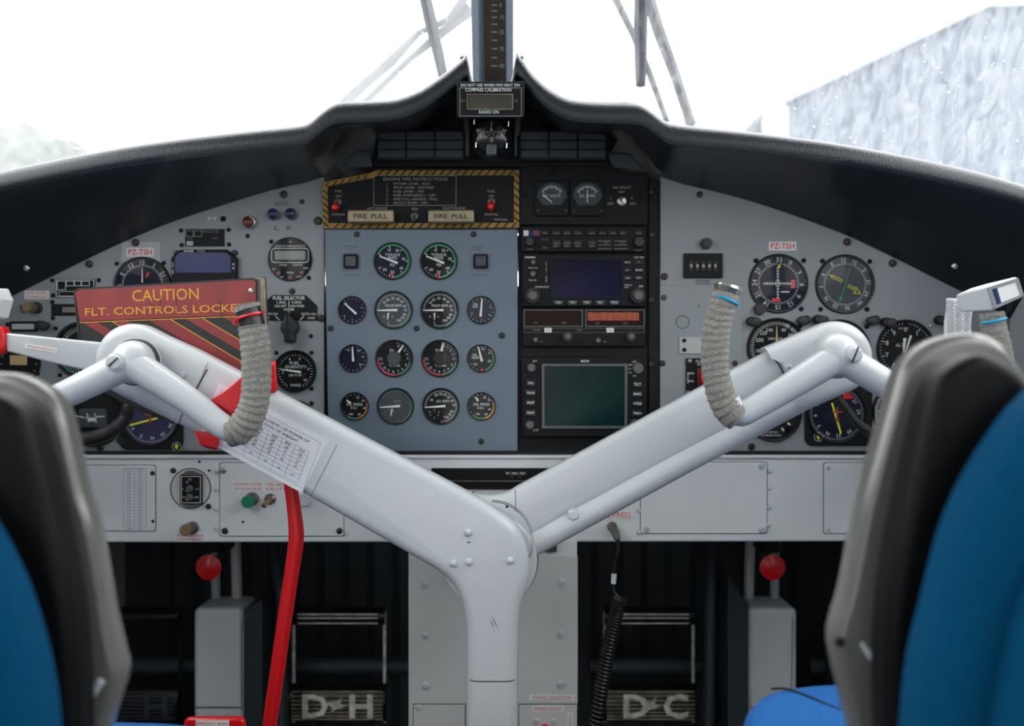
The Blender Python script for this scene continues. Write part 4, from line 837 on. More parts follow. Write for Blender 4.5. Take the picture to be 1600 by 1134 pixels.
placard(274,322.5,833,845.5,['FLASH LIGHTER','DIMMING'],'small white label with pink print under the brass knob',Y=YS,w=.2)
placard(363,413,752.5,766.5,['POWER LEVER','W-COLOUR'],'white label with pink print above the green button',Y=YS,w=1.5)
placard(413.5,452,753,767,['FIRE BELL','MUTE'],'white label with pink print above the toggle beside the green button',Y=YS,w=1.5)
t = thing('push_button','green push button on the shelf left of the red tube','button',P(391,781,YS)); knob(395,779,YS,10.5,8,None,w0=1.4).build('collar','knobgrey',t); knob(391,781.5,YS,9.6,16,None,w0=5).build('cap','greenbtn',t)
t = thing('toggle_switch','brown toggle switch right of the green button','switch',P(422.5,780,YS)); MB(YS).lathe(423,779,[(9,1.4),(9,5),(6,8),(0,8)],8).build('collar','wornmetal',t); MB(YS).tube([(422,780,7),(417,788,20)],[3,4],10).build('lever','brass',t)
t = thing('rotary_switch','white knob half hidden right of the red tube on the shelf','knob',P(480,782,YS)); knob(479,780,YS,10,12,None,w0=1.4).build('cap','rivetm',t)
placard(946,988.5,797.5,811,['E PRESS'],'white label with pink letters PRESS above the headset jack',Y=YS,w=.2)
# headset jack and coil cord
t = thing('headset_cord','black coiled cord hanging from a jack under the right shelf','cord',P(960,830,YS))
k = MB(YS); k.lathe(956,822,[(8,0),(8,6),(6,8),(0,8)],8); k.build('socket','wornmetal',t)
k = MB(YS); k.tube([(957,824,4),(960,830,18),(963,839,22)],[6,6.5,5],12); k.build('plug','knobgrey',t)
k = MB(YS); k.tube([(963,838,22),(963,855,24),(958,880,24),(956,905,24),(958,920,26),(966,930,28)],[3.4,2.6,2.2,2.2,2.4,2.8],8,5); k.build('lead','blackrubber',t)
k = MB(YS); k.tube([(957,891,24),(956,906,24)],4,10); k.build('sleeve','white',t)
k = MB(YS); path = catmull([(965,926,28),(957,965,28),(945,1020,28),(935,1080,28),(925,1150,28),(918,1210,28)],20); turns = 52; pts = []; N = turns*12
for i in range(N+1):
    x = i/N*(len(path)-1); j = min(int(x),len(path)-2); c = path[j].lerp(path[j+1],x-j); a = 2*math.pi*turns*i/N
    T_ = (path[j+1]-path[j]).normalized(); n1 = Vector((-T_.y,T_.x,0)); n2 = Vector((0,0,1)); pts.append(c+n1*math.cos(a)*9.5+n2*math.sin(a)*9.5)
k.tube(pts,2.5,6); k.build('coil','blackrubber',t)
# ================================================================ pedestal
YC = 1.36
pd = thing('pedestal','light grey riveted centre pedestal behind the control column','pedestal',(P(770,0,YC).x,YC,0))
zf = 567+ZC*F/YC-1
k = MB(YC); k.prism([(638,852),(903,868),(903,zf),(638,zf)],-80,0); k.build('front_plate','pedestal',pd,bev=.002)
k = MB(YC); k.box(862,902,846,868,-60,-4); k.build('upper_block','shelf',pd,bev=.001)
k = MB(YC); k.box(852,870,849,862,-3,1); k.build('cable_clip','blackrubber',pd)
screws(pd,[(664,911.6),(664,991.5),(665,1071),(877,910),(877,990),(877,1069)],YC,6,'rivetm')
for (a,b_) in ((646,728),(811,903)):
    k = MB(YC); k.box(a-1,b_,1099,zf-20,0,.5); k.build('gap_line','darkink',pd); k = MB(YC); k.box(a,b_-1.5,1100.5,zf-22,0,1.5); k.build('access_panel','pedestal',pd,bev=.0006)
screw(pd,654,1104.5,YC,5,'rivetm','screw',1.5)
screws(pd,[(838,1126),(865,1126)],YC,5,'rivetm','screw',1.5)
placard(827,897.6,1085,1094,['STATIC SELECTOR'],'pink lettered strip reading STATIC SELECTOR on the pedestal',Y=YC,w=.2)
placard(832,881,1102,1110.5,['EMERGENCY'],'pink lettered strip reading EMERGENCY on the pedestal',Y=YC,w=1.6)
placard(886.5,895,1113,1150,['NORMAL'],'upright strip reading NORMAL at the pedestal edge',Y=YC,w=1.6,rot=90)
t = thing('static_selector','red selector knob just above the bottom edge of the photo','knob',P(852,1138,YC)); knob(852,1139,YC,9,14,None,w0=1.5).build('cap','redknob',t)
# ================================================================ footwell: boxes, pedals, rods
def pedal_box(us,side_,label):
    Y = 1.55; t = thing('pedal_box',label,'pedal box',(P(us[1],0,Y).x,Y+.06,0),'grey pedal boxes'); zb = 567+ZC*F/Y-1
    u0,um,u1 = us; s_ = .001
    k = MB(Y); 
    k.slab(rrect(u0,um,950,zb,9,4),-85,0,9); k.build('cover','boxgrey',t)
    k = MB(Y); k.box(u0,um,1104,1106,0,.7); k.build('seam','darkink',t)
    for u in (330,354) if side_ == 'l' else (u0+22,u0+46):
        MB(Y).lathe(u,1117,[(4,0),(3,2),(0,2.6)],12).build('rivet','rivetm',t)
    k = MB(Y); k.line((um if side_=='l' else um-8),965,(um if side_=='l' else um-10),1110,1.2,.8); k.build('edge_seam','darkink',t)
    k = MB(Y)
    if side_ == 'l': k.prism([(um,956),(um+28,940),(um+30,zb),(um,zb)],-130,-12)
    else: k.prism([(u0-32,900),(u0,950),(u0,zb),(u0-32,zb)],-130,-12)
    k.build('side_panel','bulkhead',t)
    return t
pb1 = pedal_box((302,378,400),'l','upright grey box between the left pilot pedals')
pb2 = pedal_box((1172,1246,1140),'r','upright grey box between the right pilot pedals')
def rod(pts,r,m,name,label,cat='rod',Y=1.62,group=None):
    k = MB(Y); k.tube(pts,r,10); o = k.build(name,m); tag(o,label,cat,group); return o
rod([(336,840,0),(338,960,0)],7,'wallgrey','control_rod','grey rod behind the left red knob',group='footwell rods')
rod([(368,838,0),(371,960,0)],8,'pedestal','control_rod','riveted grey rod right of the left red knob',group='footwell rods')
rod([(1172,840,0),(1169,960,0)],8,'pedestal','control_rod','riveted grey rod left of the right red knob',group='footwell rods')
rod([(1211,840,0),(1210,960,0)],7,'wallgrey','control_rod','grey rod behind the right red knob',group='footwell rods')
rod([(412,838,-40),(444,920,20),(449,1134,34)],9,'bulkhead','control_rod','dark curved tube right of the left pedal box')
rod([(1120,838,-40),(1106,920,20),(1100,1134,34)],9,'bulkhead','control_rod','dark curved tube left of the right pedal box')
for (u,lab) in ((326,'red round knob under the left shelf'),(1207,'red round knob under the right shelf')):
    t = thing('shutoff_pull',lab,'knob',P(u,886,1.45),'red knobs under the shelf')
    k = MB(1.45); k.lathe(u,886,[(14,-6),(20,-2),(20,1),(8,5),(0,8)],32); k.build('cap','redknob',t)
    k = MB(1.45); k.tube([(u,884,-4),(u+3,872,-120)],5,10); k.build('shaft','knobgrey',t)
    k = MB(1.45); k.box(u-14,u+14,850,866,-30,-12); k.build('bracket','black',t,bev=.001)
def pedal(u0,u1,label,letters,bright):
    Y = 1.66; t = thing('rudder_pedal',label,'pedal',P((u0+u1)/2,1125,Y),'rudder pedals'); uc = (u0+u1)/2
    k = MB(Y); k.tube([(u0+2,962,0),(u1-2,962,0)],14,18); k.build('top_roller','pedalblack',t)
    k = MB(Y)
    for dv in (-6,0,8): k.box(u0+12,u1-12,962+dv-.9,962+dv+.9,12,14.5)
    k.build('worn_or_glint_edge','pedalmetal' if bright else 'pedalblack',t)  # on the bright pedals these pale strips paint highlights along the roller
    k = MB(Y); k.tube([(u1-3,955,0),(u1-3,1128,0)],2.6,8); k.tube([(u0+3,955,0),(u0+3,1128,0)],2.6,8); k.build('side_rod','pedalmetal' if bright else 'pedalblack',t)
    k = MB(Y)
    k.tube([(u0-20,1048,-24),(u1+40,1048,-24)],14,14); k.build('cross_tube','bulkhead',t)
    # tread: half drum with ribs
    k = MB(Y); n = 12; A = []
    for e in (u0,u1):
        A.append([k.v(e,1096-30*math.cos(math.pi*i/n),22*math.sin(math.pi*i/n)) for i in range(n+1)])
    for i in range(n): k.face([A[0][i],A[0][i+1],A[1][i+1],A[1][i]])
    k.face(A[0]); k.face(A[1]); k.face([A[0][0],A[0][-1],A[1][-1],A[1][0]]); k.build('tread','pedalblack',t)
    mm = 'pedalmetal' if bright else 'lampcell'
    k = MB(Y)
    def wv(v): c = (1096-v)/30; return 22*math.sqrt(max(0,1-c*c))
    for v in range(1074,1120,6):
        k = MB(Y); k.box(u0+4,u1-4,v,v+2.4,wv(v)-1,wv(v)+1.4); k.build('tread_rib','pedalworn' if bright else mm,t)
    for ch,u in letters:
        k = MB(Y)
        vs,fs = text_mesh(ch,.03); kk = 34/CAP; x0 = min(p.x for p in vs); x1 = max(p.x for p in vs); nv = []; n2 = []
        for p_ in vs:
            v_ = 1095-(p_.y*kk-17); uu = u+(p_.x-(x0+x1)/2)*kk*1.15; nv.append(k.v(uu,v_,24.5)); n2.append(k.v(uu,v_,wv(v_)))
        for f_ in fs: k.face([nv[i] for i in f_])
        k.build('letter',mm,t,norm=False)
    # bird emblem between the letters
    if bright:
        k = MB(Y); c = uc-4
        k.prism([(c-12,1090),(c+4,1088),(c+12,1082),(c+10,1092),(c+22,1094),(c+4,1099),(c-4,1104),(c-2,1098)],22,24.2); k.build('bird_emblem',mm,t)
pedal(456,604,'rudder pedal with worn bright letters left of the pedestal',(('D',497),('H',568)),True)
pedal(942,1086,'rudder pedal with worn bright letters right of the pedestal',(('D',991),('C',1052)),True)
pedal(176,284,'dark rudder pedal with the letter H beside the left seat',(('H',252),),False)
pedal(1290,1400,'dark rudder pedal beside the right seat frame',(),False)
# ================================================================ control column (one thing)
cc = thing('control_column','pale grey Y shaped control column carrying both yoke wheels','control column',(P(768,0,1.13).x,1.13,0))
YA = 1.13
def ln(a,b_,n): return [(a[0]+(b_[0]-a[0])*i/n,a[1]+(b_[1]-a[1])*i/n) for i in range(n)]
zb = 567+ZC*F/YA-2
end = circ(203,563,57,26,205,388)
left = end + ln((243,514),(600,702),6)[1:] + smooth2([(600,702),(725,768),(768,793),(804,819),(822,852),(828,888),(824,915),(814,948),(810,980)],3) + [(809,1064),(809,zb),(728,zb),(728,1064)] + smooth2([(728,975),(717,933),(694,901),(639,868),(560,822)],3) + ln((491,783),(300,672),4)
k = MB(YA); k.slab(left,-46,0,17,6,10); k.build('arm','yoke',cc,sharp=50)
k = MB(YA); k.line(743,1064.5,795,1064.5,1.8,.3).line(734,1062,743,1064.5,1.6,.2).line(795,1064.5,804,1062,1.6,.2); k.build('seam','darkink',cc)
for (u,v) in ((731.5,832),(709,880),(733,878),(797,875.6)):
    k = MB(YA); k.lathe(u,v,[(6,-.5),(6,1.5),(4.6,4),(2.4,5.2),(0,5.5)],16); k.build('rivet','yoke',cc)
k = MB(YA); k.box(730,735,846,848,-.5,.4).quad([(768,962),(773,970),(779,983),(774,975)],.5).quad([(766,968),(770,975),(772,982),(768,974)],.5); k.build('paint_chip','darkink',cc)
# pivot discs behind the fork
k = MB(YA); k.slab(circ(764,886,77,48),-62,-40,6,4); k.build('pivot_disc','yoke',cc,sharp=50)
k = MB(YA); k.slab(circ(764,886,78.5,48),-60,-52,2,3); k.build('pivot_gap','holem',cc)
# right arm, a little behind
YB = YA+.034
right = smooth2([(728,772),(760,776),(790,772),(808,762)],3)+ln((808,762),(1196,552),7)[1:]+ln((1196,552),(1286,505),3)+circ(1309,559,56,20,-24,150)+ln((1337,606),(1249,642),2)[1:]+ln((1230,628),(835,836),7)+[(822,850),(740,850)]
k = MB(YB); k.slab(right,-40,-4,15,6,8); k.build('arm','yoke',cc,sharp=50)
k = MB(YB); k.tube([(826,856,-16),(1060,728,-16),(1262,622,-16)],[20,20,19],20); k.build('torque_tube','yoke',cc,sharp=50)
k = MB(YB); k.slab([(812,860),(830,836),(850,826),(870,845),(845,866),(824,872)],-34,-6,6); k.build('tube_socket','yoke',cc,sharp=50)
k = MB(YB); k.lathe(895.6,804,[(9,-6),(9,4),(7,7),(0,7)],6); k.lathe(895.6,804,[(10,-2),(10,0),(0,0)],20); k.build('bolt','yoke',cc)
k = MB(YB); k.lathe(792,792,[(2.2,-3.6),(0,-3.6)],10); k.build('hole','holem',cc)
k = MB(YB); k.line(805,765,806,800,1,-3.7).line(726,772,740,782,1,-3.7); k.build('seam','darkink',cc)
for nm,r,ww in (('pivot_ring',66,-24),):
    k = MB(YA); k.frame(circ(768,850,r,30,0,112)+circ(768,850,r-3,30,112,0),circ(768,850,r-.5,30,0,112)+circ(768,850,r-2.5,30,112,0),ww,ww+6); k.build(nm,'darkink',cc) 
# sleeves on the arm ends
sl = circ(203,563,58,26,205,388)+[(327,561),(314,592),(301,616),(288,640),(276,664)]
k = MB(YA); k.slab(sl,-48,3,18,6,10,flat=(27,28,29)); k.build('arm_sleeve','yoke',cc,sharp=50)
k = MB(YA)
for a_,b_ in (((324,577),(315,593)),((315,593),(302,618)),((302,618),(290,641))): k.line(*a_,*b_,2,.7)
k.build('sleeve_gap','darkink',cc)
k = MB(YA); k.lathe(285.6,586,[(6,2.5),(5.6,5),(3,6.6),(0,7)],16); k.build('sleeve_screw','rivetm',cc)
sr = [(1251,647),(1243,618),(1232,592),(1220,567),(1197,543)]+circ(1309,559,58,24,-24,152)
k = MB(YB); k.slab(sr,-44,5,19,6,10,flat=(1,2,3)); k.build('arm_sleeve','yoke',cc,sharp=50)
k = MB(YB)
for a_,b_ in (((1206,556),(1218,569)),((1218,569),(1230,593)),((1230,593),(1241,619)),((1241,619),(1246,632))): k.line(*a_,*b_,2.4,-3.3)
k.build('sleeve_gap','darkink',cc)
k = MB(YB); k.lathe(1231,575,[(7,3),(6.6,7),(4,8.6),(2,8.6),(2,6),(0,6)],16); k.build('sleeve_screw','rivetm',cc)
# paper chart on the left arm
k = MB(YA); ang = math.radians(28.3); ca,sa = math.cos(ang),math.sin(ang)
def ax(s_,t_): return (330+s_*ca-t_*sa, 592+s_*sa+t_*ca)          # along / across the arm
cp = [ax(6,-8),ax(212,-8),ax(200,90),ax(6,90)]
cp = [(342,598),(513,688),(472,770),(310,682)]
k.prism(cp,.3,1.0); pc_ = k.build('power_chart','paper',cc,label='white printed power table stuck on the arm')
o2 = Vector((342,598)); ex = (Vector((513,688))-o2).normalized(); ey = (Vector((310,682))-o2).normalized(); Wd = 193.0; Hd = 90.0
def cpt(a,b_): q = o2+ex*a+ey*b_; return (q.x,q.y)
k = MB(YA)
for b_ in (9,85): k.line(*cpt(8,b_),*cpt(184,b_),.6,1.2)
for a in (8,184): k.line(*cpt(a,9),*cpt(a,85),.6,1.2)
for a in (20,48,76,101,125,148,172): k.line(*cpt(a,30),*cpt(a,82),.6,1.2)
for b_ in (30,36.5,43,49.5,56,62.5,69,75.5,82): k.line(*cpt(20,b_),*cpt(172,b_),.5,1.2)
k.build('ruled_lines','greyink',pc_)
k = MB(YA); ra = math.degrees(math.atan2(ex.y,ex.x))
def ct(s_,a,b_,cap,wd_=None): k.text(s_,*cpt(a,b_),cap,1.3,rot=ra,width=wd_,off=.01)
ct('POWER SETTING TO ACHIEVE 1.3V POWER OF',92,16,4.4,148); ct('STALL AS A FUNCTION OF WEIGHT',90,23.5,4.4,120)
for i,(h1,vals) in enumerate((('12500',('80','84','86','88')),('11500',('78','80','84','76')),('10500',('75','78','80','72')),('9500',('82','75','70','64')),('8500',('76','71','66','60')),('7500',('71','67','62','57')))):
    a = 34+26*i if i < 3 else (112,136,160)[i-3]
    ct(h1,a,33.5,3.6); ct('LBS',a,40,3.6)
    for j,vv in enumerate(vals): ct(vv,a,46.5+6.5*j+(8 if j == 3 else 0),3.6)
k.build('lettering','blackink',pc_)
k = MB(YA); k.line(527,694,484,778,.8,.4); k.build('scribe_line','darkink',cc)
# ---- the two wheels
def wrap(L,a): 
    x = (L/11.0+.28*math.sin(a+.6)+.12*math.sin(2*a+L*.05))%1.0
    return 1.0+.12*(1-x)+.012*math.sin(7*a+L*.9)+.012*math.sin(13*a-L*.5)
YW = 1.085
def wheel(hub,ball_r,bolt,sp_in,sp_out,grip_in,grip_out,wr,top_in,slit):
    t = MB(YW); t.tube([(hub[0],hub[1],-4)]+[(*p,0) for p in sp_in],(25,21.5,19.5,18,18),24,5); t.tube([(hub[0],hub[1],-4)]+[(*p,0) for p in sp_out],(25,21.5,19.5,18,18),24,5)
    prof = [(ball_r*1.0,-44),(ball_r,-14)]+[(ball_r*math.cos(math.radians(x)),-12+ball_r*.95*math.sin(math.radians(x))) for x in range(0,90,12)]+[(0,-12+ball_r*.95)]
    t.lathe(*hub,prof,40); w_ = t.build('control_wheel','yoke',cc,sharp=50)
    k = MB(YW); k.lathe(*bolt,[(15,4),(14.5,22),(11,24),(10,27),(0,28)],28); k.build('hub_bolt','yoke',w_)
    k = MB(YW); a,b_ = slit; k.prism([(bolt[0]+a[0]-1.4,bolt[1]+a[1]-1),(bolt[0]+b_[0]-.4,bolt[1]+b_[1]-1),(bolt[0]+b_[0]+.4,bolt[1]+b_[1]+1),(bolt[0]+a[0]+1.4,bolt[1]+a[1]+1)],26,28.8); k.build('split_pin','screwm',w_)
    if hub[0] < 500: MB(YW).frame(circ(*hub,ball_r+2.5,40),circ(*hub,ball_r,40),-30,-18).build('hub_gap','darkink',w_)
    k = MB(YW); k.tube([(*p,0) for p in grip_in],wr[0],26,14,radial=wrap); k.build('grip_wrap','gauze',w_,sharp=80,label='grey gauze bandage wound on the inner grip')
    k = MB(YW); k.tube([(*p,0) for p in grip_out],wr[1],26,12,radial=wrap); k.build('grip_wrap','gauze',w_,sharp=80,label='grey gauze bandage wound on the outer grip')
    return w_
wl_ = wheel((203,566),34.5,(188,566),[(290,622),(345,664),(372,672),(392,640)],[(120,608),(40,644),(-40,680),(-75,672),(-86,640)],
   [(356,675),(374,671),(389,652),(398,625),(401,590),(400,545),(395,509)],[(-66,684),(-84,660),(-88,600),(-70,540),(-30,500)],((21,22.5,22,21,21.5,22,21),(20,21,20)),None,((-7,6),(7,-7)))
k = MB(YW); k.tube([(395.5,514,0),(392,497,0),(386,480,0)],[20,19.5,19.5],24); k.build('grip_end','blackrubber',wl_,label='bare black rubber end of the grip')
k = MB(YW); k.tube([(387.5,484,0),(385.5,478,0)],[21.5,20.5],24); k.tube([(386,480,0),(385,475,0)],[15,17],20); k.build('end_cap','gauze',wl_)
k = MB(YW); k.tube([(371,503,10),(376,499,19),(392,494,23),(408,490,18),(412,489,6)],2.4,8,5); k.tube([(371,503,10),(368,505,4)],3.4,8); k.build('tie_band','redknob',wl_,label='red cable tie')
k = MB(YW); k.hexa([(-26,456,-20),(4,449,-20),(12,468,-20),(4,497,-20),(-30,500,-20)],[(-24,458,18),(2,451,18),(10,469,18),(2,495,18),(-28,498,18)]); k.build('button_box','boxgrey',wl_,bev=.002)
wr_ = wheel((1312,556),36,(1326,554),[(1240,600),(1180,636),(1154,648),(1138,626)],[(1404,612),(1480,658),(1530,688),(1562,672),(1570,640)],
   [(1153,652),(1138,640),(1126,615),(1119,586),(1117,556),(1119,520),(1126,488),(1135,458)],[(1548,684),(1566,660),(1570,610),(1562,560),(1553,515),(1549,488)],((21,21.5,20.5,20,20.5,19.5,19.5),(20,20,19,17)),None,((-4,12),(6,-12)))
k = MB(YW); k.tube([(1135,459,0),(1138,450,0),(1139,446,0)],[19,23,21],26,radial=lambda L,a: 1+.04*math.sin(9*a)); k.build('end_cap','screwbright',wr_,label='crinkled silver end of the bandage')
k = MB(YW); k.tube([(1115,463,8),(1124,465,18),(1136,470,21),(1148,475,14),(1151,477,4)],2.6,8,5); k.build('tie_band','cyan',wr_,label='blue cable tie')
k = MB(YW); k.tube([(1531,505,8),(1540,504,16),(1552,501,19),(1564,498,14),(1568,496,4)],2.6,8,5); k.build('tie_band','cyan',wr_,label='blue cable tie')
k = MB(YW); k.hexa([(1507,459,-34),(1531,448,-34),(1560,440,-34),(1566,470,-34),(1516,487,-34)],[(1529,450,22),(1545,444,22),(1579,433.5,22),(1589,465,22),(1540,487,22)]); bb = k.build('button_box','boxgrey',wr_,bev=.0025)
k = MB(YW); k.frame([(1531,451),(1578,436),(1587,464),(1541,484)],[(1537,454),(1575,442),(1582,462),(1545,478)],22,26); k.build('window_frame','chrome',bb)
k = MB(YW); k.prism([(1546,451),(1575,442),(1582,462),(1553,474)],22,24.5); k.build('button_face','label',bb)
k = MB(YW); k.prism([(1537,454),(1545,451.5),(1552,475.5),(1545,478)],22,24); k.build('push_button','bluelens',bb)
k = MB(YW); k.tube([(1584,468,-10),(1586,480,-20),(1578,494,-24),(1572,510,-20)],2.6,8,4); k.build('wire','blackrubber',bb)
# printed card clipped on the far right grip
t = cc
k = MB(1.2); nx,ny = 10,14; g = []
for j in range(ny+1):
    g.append([k.v(1474+42*i/nx+(4-j*.35),466+(j/ny)*80-3*(i==nx),5*math.sin(i*1.3+j*.7)*.4) for i in range(nx+1)])
for j in range(ny):
    for i in range(nx): k.face([g[j][i],g[j][i+1],g[j+1][i+1],g[j+1][i]])
o = k.build('checklist_card','paper',t,label='crinkled printed card beside the outer right grip'); md = o.modifiers.new('solid','SOLIDIFY'); md.thickness = .0008
k = MB(1.2); rn = random.Random(9)
for j in range(13):
    for i in range(3): k.text(rn.choice(('FLAPS','ON','CHK','SET','OFF','FUEL','TRIM','FREE')),1484+13*i,471+5.6*j,3.2,3.4,width=10)
    k.line(1477,468+5.6*j,1516,468+5.6*j,.5,3.2)
k.build('lettering','blackink',o)
# ================================================================ control lock (plate, bar, clamp and tube)
cl = thing('control_lock','red and white flight control lock with its caution plate and red tube','control lock',P(260,560,1.17))
YL = 1.205
pp = [(118,455),(122,451),(396,435),(403,439),(404,600),(400,640),(128,546),(124,520)]
k = MB(YL); k.prism([(115,456),(122,450),(396,434),(405,438),(405,655),(250,655),(130,600)],-3,0); sp = k.build('sign_plate','signblack',cl,bev=.001)
k = MB(YL); k.prism([(118,458),(124,453),(394,437),(400,441),(400,491),(125,502)],0,1.2); k.build('red_field','signred',sp)
k = MB(YL)
for xa,xb in ((128,150),(175,197),(232,267),(290,317),(350,372)):
    ya,yb = 503-.034*(xa-128),503-.034*(xb-128); q = [(xa,ya),(xb,yb)]; e1,e2 = ya+.6*(400-xa),yb+.6*(400-xb)
    q += [(400,e2),(400,e1)] if e1 < 650 else [(400,min(e2,650)),(400,650),(xa+(650-ya)/.6,650)]
    k.prism(q,0,1.1)
k.build('red_band','signred',sp)
k = MB(YL)
for a,b_ in (((175,502),(215,526)),((317,497),(400,546)),((267,499),(400,578))): k.line(*a,*b_,1.4,1.5)
k.line(125,504,400,493,1.2,1.5); k.build('yellow_line','amber',sp)
k = MB(YL); k.text('CAUTION',259,460.5,17.5,1.6,width=104,rot=-2,off=.005).text('FLT. CONTROLS LOCKED',260,484,11.5,1.6,width=253,rot=-1.6,off=.008); k.build('lettering','signyellow',sp)
k = MB(YL); k.line(252,462,250,480,.8,1.8).line(234,474,252,484,.7,1.8).line(275,455,277,490,.8,1.8).line(292,462,300,470,.7,1.8).line(345,470,348,505,.8,1.8); k.build('scratch','signblack',sp)
k = MB(YL); k.frame([(115,456),(122,450),(396,434),(405,438),(405,655),(130,600)],[(117.5,458),(123.5,453),(394.5,437),(402,440),(402,652),(133,598)],-.5,1.3); k.build('worn_or_glint_edge','signblack',sp)
k = MB(YL); k.lathe(393,454,[(5,1),(4,3),(0,4)],14); k.build('rivet','screwbright',sp)
k = MB(YL); k.prism([(405,433),(415,432),(424,640),(406,640)],-6,6); k.build('post','wornmetal',cl,bev=.0015)
k = MB(YL); k.line(407,436,409,600,1.5,6.4); k.build('post_edge','blackrubber',cl)
k = MB(1.15); k.slab([(6,520),(150,534),(215,545),(212,600),(150,583),(70,565),(8,549)],-14,-4,4); k.build('lock_bar','boxgrey' if False else 'yoke',cl,sharp=50)
placard_ = MB(1.15); q = [(37.5,536),(88,544),(87,551.5),(37,543.5)]; placard_.prism(q,-4.4,-3.3); lb = placard_.build('sticker','label',cl)
k = MB(1.15); k.text('START ENGINES WITH CONTROLS UNLOCKED',62.5,543.8,2.8,-3,width=44,rot=9.5); k.build('lettering','redink',lb)
k = MB(1.15); k.slab(smooth2([(-20,514),(0,510),(7,518),(8,534),(4,550),(-20,556)],3,True),-22,4,6); k.build('end_cap','redknob',cl)
k = MB(1.15); k.slab([(178,516),(196,506),(212,508),(200,530)],-30,-18,3); k.build('clamp','redknob',cl)
# red webbing clamp around the arm
k = MB(1.115)
k.hexa([(320,636,-10),(352,606,-30),(372,596,-30),(384,640,-30),(368,660,-10),(350,645,-6)],[(322,628,2),(350,612,6),(378,588,2),(388,622,-4),(364,650,4),(348,634,10)]); k.build('clamp_strap','redrubber',cl,bev=.002)
k = MB(1.115); k.hexa([(376,580,-30),(424,562,-30),(428,612,-30),(384,640,-30)],[(380,586,-18),(426,568,-18),(428,606,-18),(388,628,-18)]); k.build('clamp_strap','redrubber',cl,bev=.002)
k = MB(1.115); k.hexa([(300,674,-20),(322,676,-20),(339,684,-20),(335,706,-20),(318,703,-20)],[(300,672,-4),(318,682,0),(337,686,-6),(333,700,-4),(312,694,2)]); k.build('clamp_strap','redrubber',cl,bev=.0015)
k = MB(1.19); pts = catmull([(452,740,0),(456,770,0),(460,800,0),(463,833,0),(461,860,0),(455,900,0),(446,960,0),(436,1030,0),(426,1100,0),(415,1180,0),(404,1260,0)],5)
k.tube(pts,[10,10.5,11,12,12,11.5,11.5,11.5,11.5,11.5,11.5],18); k.build('tube','redrubber',cl)
# ================================================================ seats
# right seat
sr_ = thing('pilot_seat','right pilot seat with grey frame, black shell and blue cover, seen from behind','seat',(.42,.72,0))
YQ = .70
outer = smooth2([(1345,1190),(1322,1090),(1306,1020),(1306,985),(1322,930),(1336,860),(1350,790),(1372,710),(1394,630),(1412,575),(1440,543),(1480,525),(1525,520),(1562,532),(1592,565),(1640,640),(1700,720),(1760,900),(1780,1190)],4)
k = MB(YQ); k.slab(outer,-60,0,16,5,14); k.build('seat_frame','seatgrey',sr_,sharp=55)
k = MB(YQ); k.lathe(1312,1003,[(8,-2),(8,2),(5,2.4),(4,-.5),(0,-.5)],18); k.build('frame_bolt','screwm',sr_)
k = MB(YQ); k.tube([(1346,1004,0),(1358,1022,2),(1378,1046,2)],[3,5,5],8,4); k.build('frame_edge','chrome' if False else 'rivetm',sr_)
inner = smooth2([(1372,1240),(1366,1080),(1368,960),(1380,860),(1400,760),(1420,670),(1436,612),(1462,576),(1508,553),(1550,566),(1585,600),(1660,700),(1720,860),(1750,1240)],4)
k = MB(YQ-.03); k.slab(inner,-30,56,22,7,20); k.build('seat_shell','seatblack',sr_,sharp=60)
cov = smooth2([(1412,1300),(1420,1160),(1432,1040),(1456,940),(1482,840),(1512,765),(1556,690),(1610,622),(1700,560),(1900,520),(2100,560),(2260,700),(2300,1000),(2310,1300)],4)
k = MB(YQ-.10); k.slab(cov,-60,70,60,8,20); k.build('seat_cover','fabricshaded',sr_,sharp=70)
fold = smooth2([(1500,1300),(1530,1150),(1556,1010),(1590,900),(1640,820),(1760,760),(1950,740),(2150,900),(2200,1300)],4)
k = MB(YQ-.12); k.slab(fold,0,95,40,7,20); k.build('cover_pocket','fabricshaded',sr_,sharp=70)
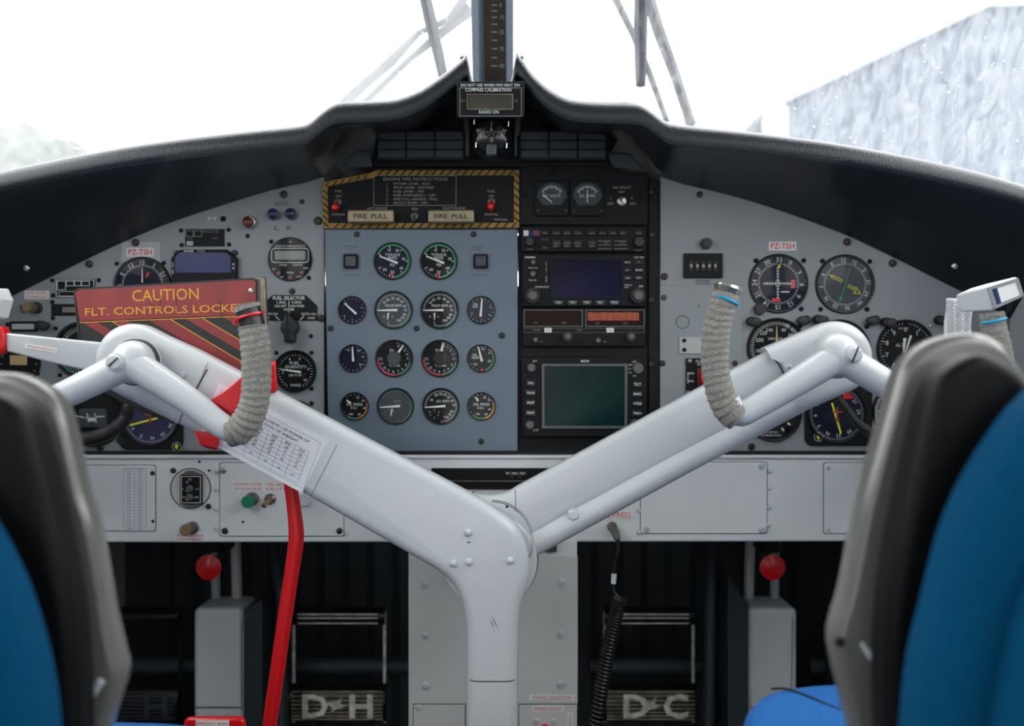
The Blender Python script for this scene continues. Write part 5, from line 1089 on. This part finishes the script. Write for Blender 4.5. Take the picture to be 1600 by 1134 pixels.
# cushion and base
def cushion(x0,x1,y0,y1,z0,z1,par,seamx):
    k = MB(); n = 28; r = .05; out = []
    def sq(t): 
        c,s_ = math.cos(t),math.sin(t); return (math.copysign(abs(c)**.5,c), math.copysign(abs(s_)**.5,s_))
    cx,cy = (x0+x1)/2,(y0+y1)/2; hx,hy = (x1-x0)/2,(y1-y0)/2; rings = []
    for q,z in ((.90,z0),(1,z0+.02),(1,z1-.035),(.975,z1-.014),(.93,z1-.003),(.80,z1+.003),(.5,z1+.006)):
        rings.append([k.v(cx+sq(2*math.pi*i/48)[0]*(hx-(1-q)*.16),cy+sq(2*math.pi*i/48)[1]*(hy-(1-q)*.16),z) for i in range(48)])
    for A,B in zip(rings,rings[1:]):
        for i in range(48): k.face([A[i],A[(i+1)%48],B[(i+1)%48],B[i]])
    k.face(rings[0]); k.face(rings[-1]); o = k.build('seat_cushion','fabriclit',par,sharp=70)
    k = MB(); k.tube([(seamx-.03,y1-.012,z1-.008),(seamx-.02,y1-.05,z1+.003),(seamx+.01,y1-.12,z1+.006),(seamx+.06,y1-.22,z1+.009)],.0011,6,5); k.build('seam','blackrubber',o)
    k = MB(); k.box(x0+.05,x1-.05,y0+.06,y1-.08,0.0,z0+.005); k.build('seat_base','seatblack',par,bev=.01)
cushion(.198,.66,.55,.99,.38,.468,sr_,.285)
sl_ = thing('pilot_seat','left pilot seat with grey frame, black shell and blue cover, seen from behind','seat',(-.48,.70,0))
outerL = smooth2([(150,1190),(165,1130),(186,1060),(180,1020),(166,960),(152,880),(140,820),(124,770),(108,700),(96,650),(76,616),(40,592),(0,582),(-60,590),(-130,640),(-200,760),(-240,940),(-250,1190)],4)
k = MB(YQ); k.slab(outerL,-60,0,16,5,14); k.build('seat_frame','seatgrey',sl_,sharp=55)
k = MB(YQ); k.tube([(132,1102,3),(160,1062,3)],6,8); k.build('frame_edge','rivetm',sl_)
innerL = smooth2([(140,1240),(142,1100),(136,980),(122,880),(102,790),(82,710),(58,645),(14,614),(-40,620),(-110,660),(-180,780),(-220,940),(-230,1240)],4)
k = MB(YQ-.03); k.slab(innerL,-30,56,22,7,20); k.build('seat_shell','seatblack',sl_,sharp=60)
covL = smooth2([(84,1300),(78,1160),(66,1060),(40,960),(8,880),(-40,800),(-110,740),(-260,700),(-460,720),(-620,860),(-680,1050),(-690,1300)],4)
k = MB(YQ-.10); k.slab(covL,-60,60,50,8,20); k.build('seat_cover','fabricshaded',sl_,sharp=70)
cushion(-.66,-.225,.55,.965,.345,.439,sl_,-.33)
# red lever with a white label at the bottom edge
t = thing('red_lever','flat red lever with a white label low between left seat and red tube','lever',P(330,1130,1.12))
k = MB(1.12); k.slab(rrect(286,382,1122,1150,9),-12,0,5); k.build('handle','redknob',t)
k = MB(1.12); k.box(306,358,1125,1137,0,.8); lb = k.build('sticker','label',t); k = MB(1.12); k.text('EMERGENCY BRAKE',332,1130,3.6,1.2,width=48); k.build('lettering','redink',lb)
k = MB(1.12); k.box(326,342,1140,567+ZC*F/1.12-2,-10,-2); k.build('stem','knobblack',t)
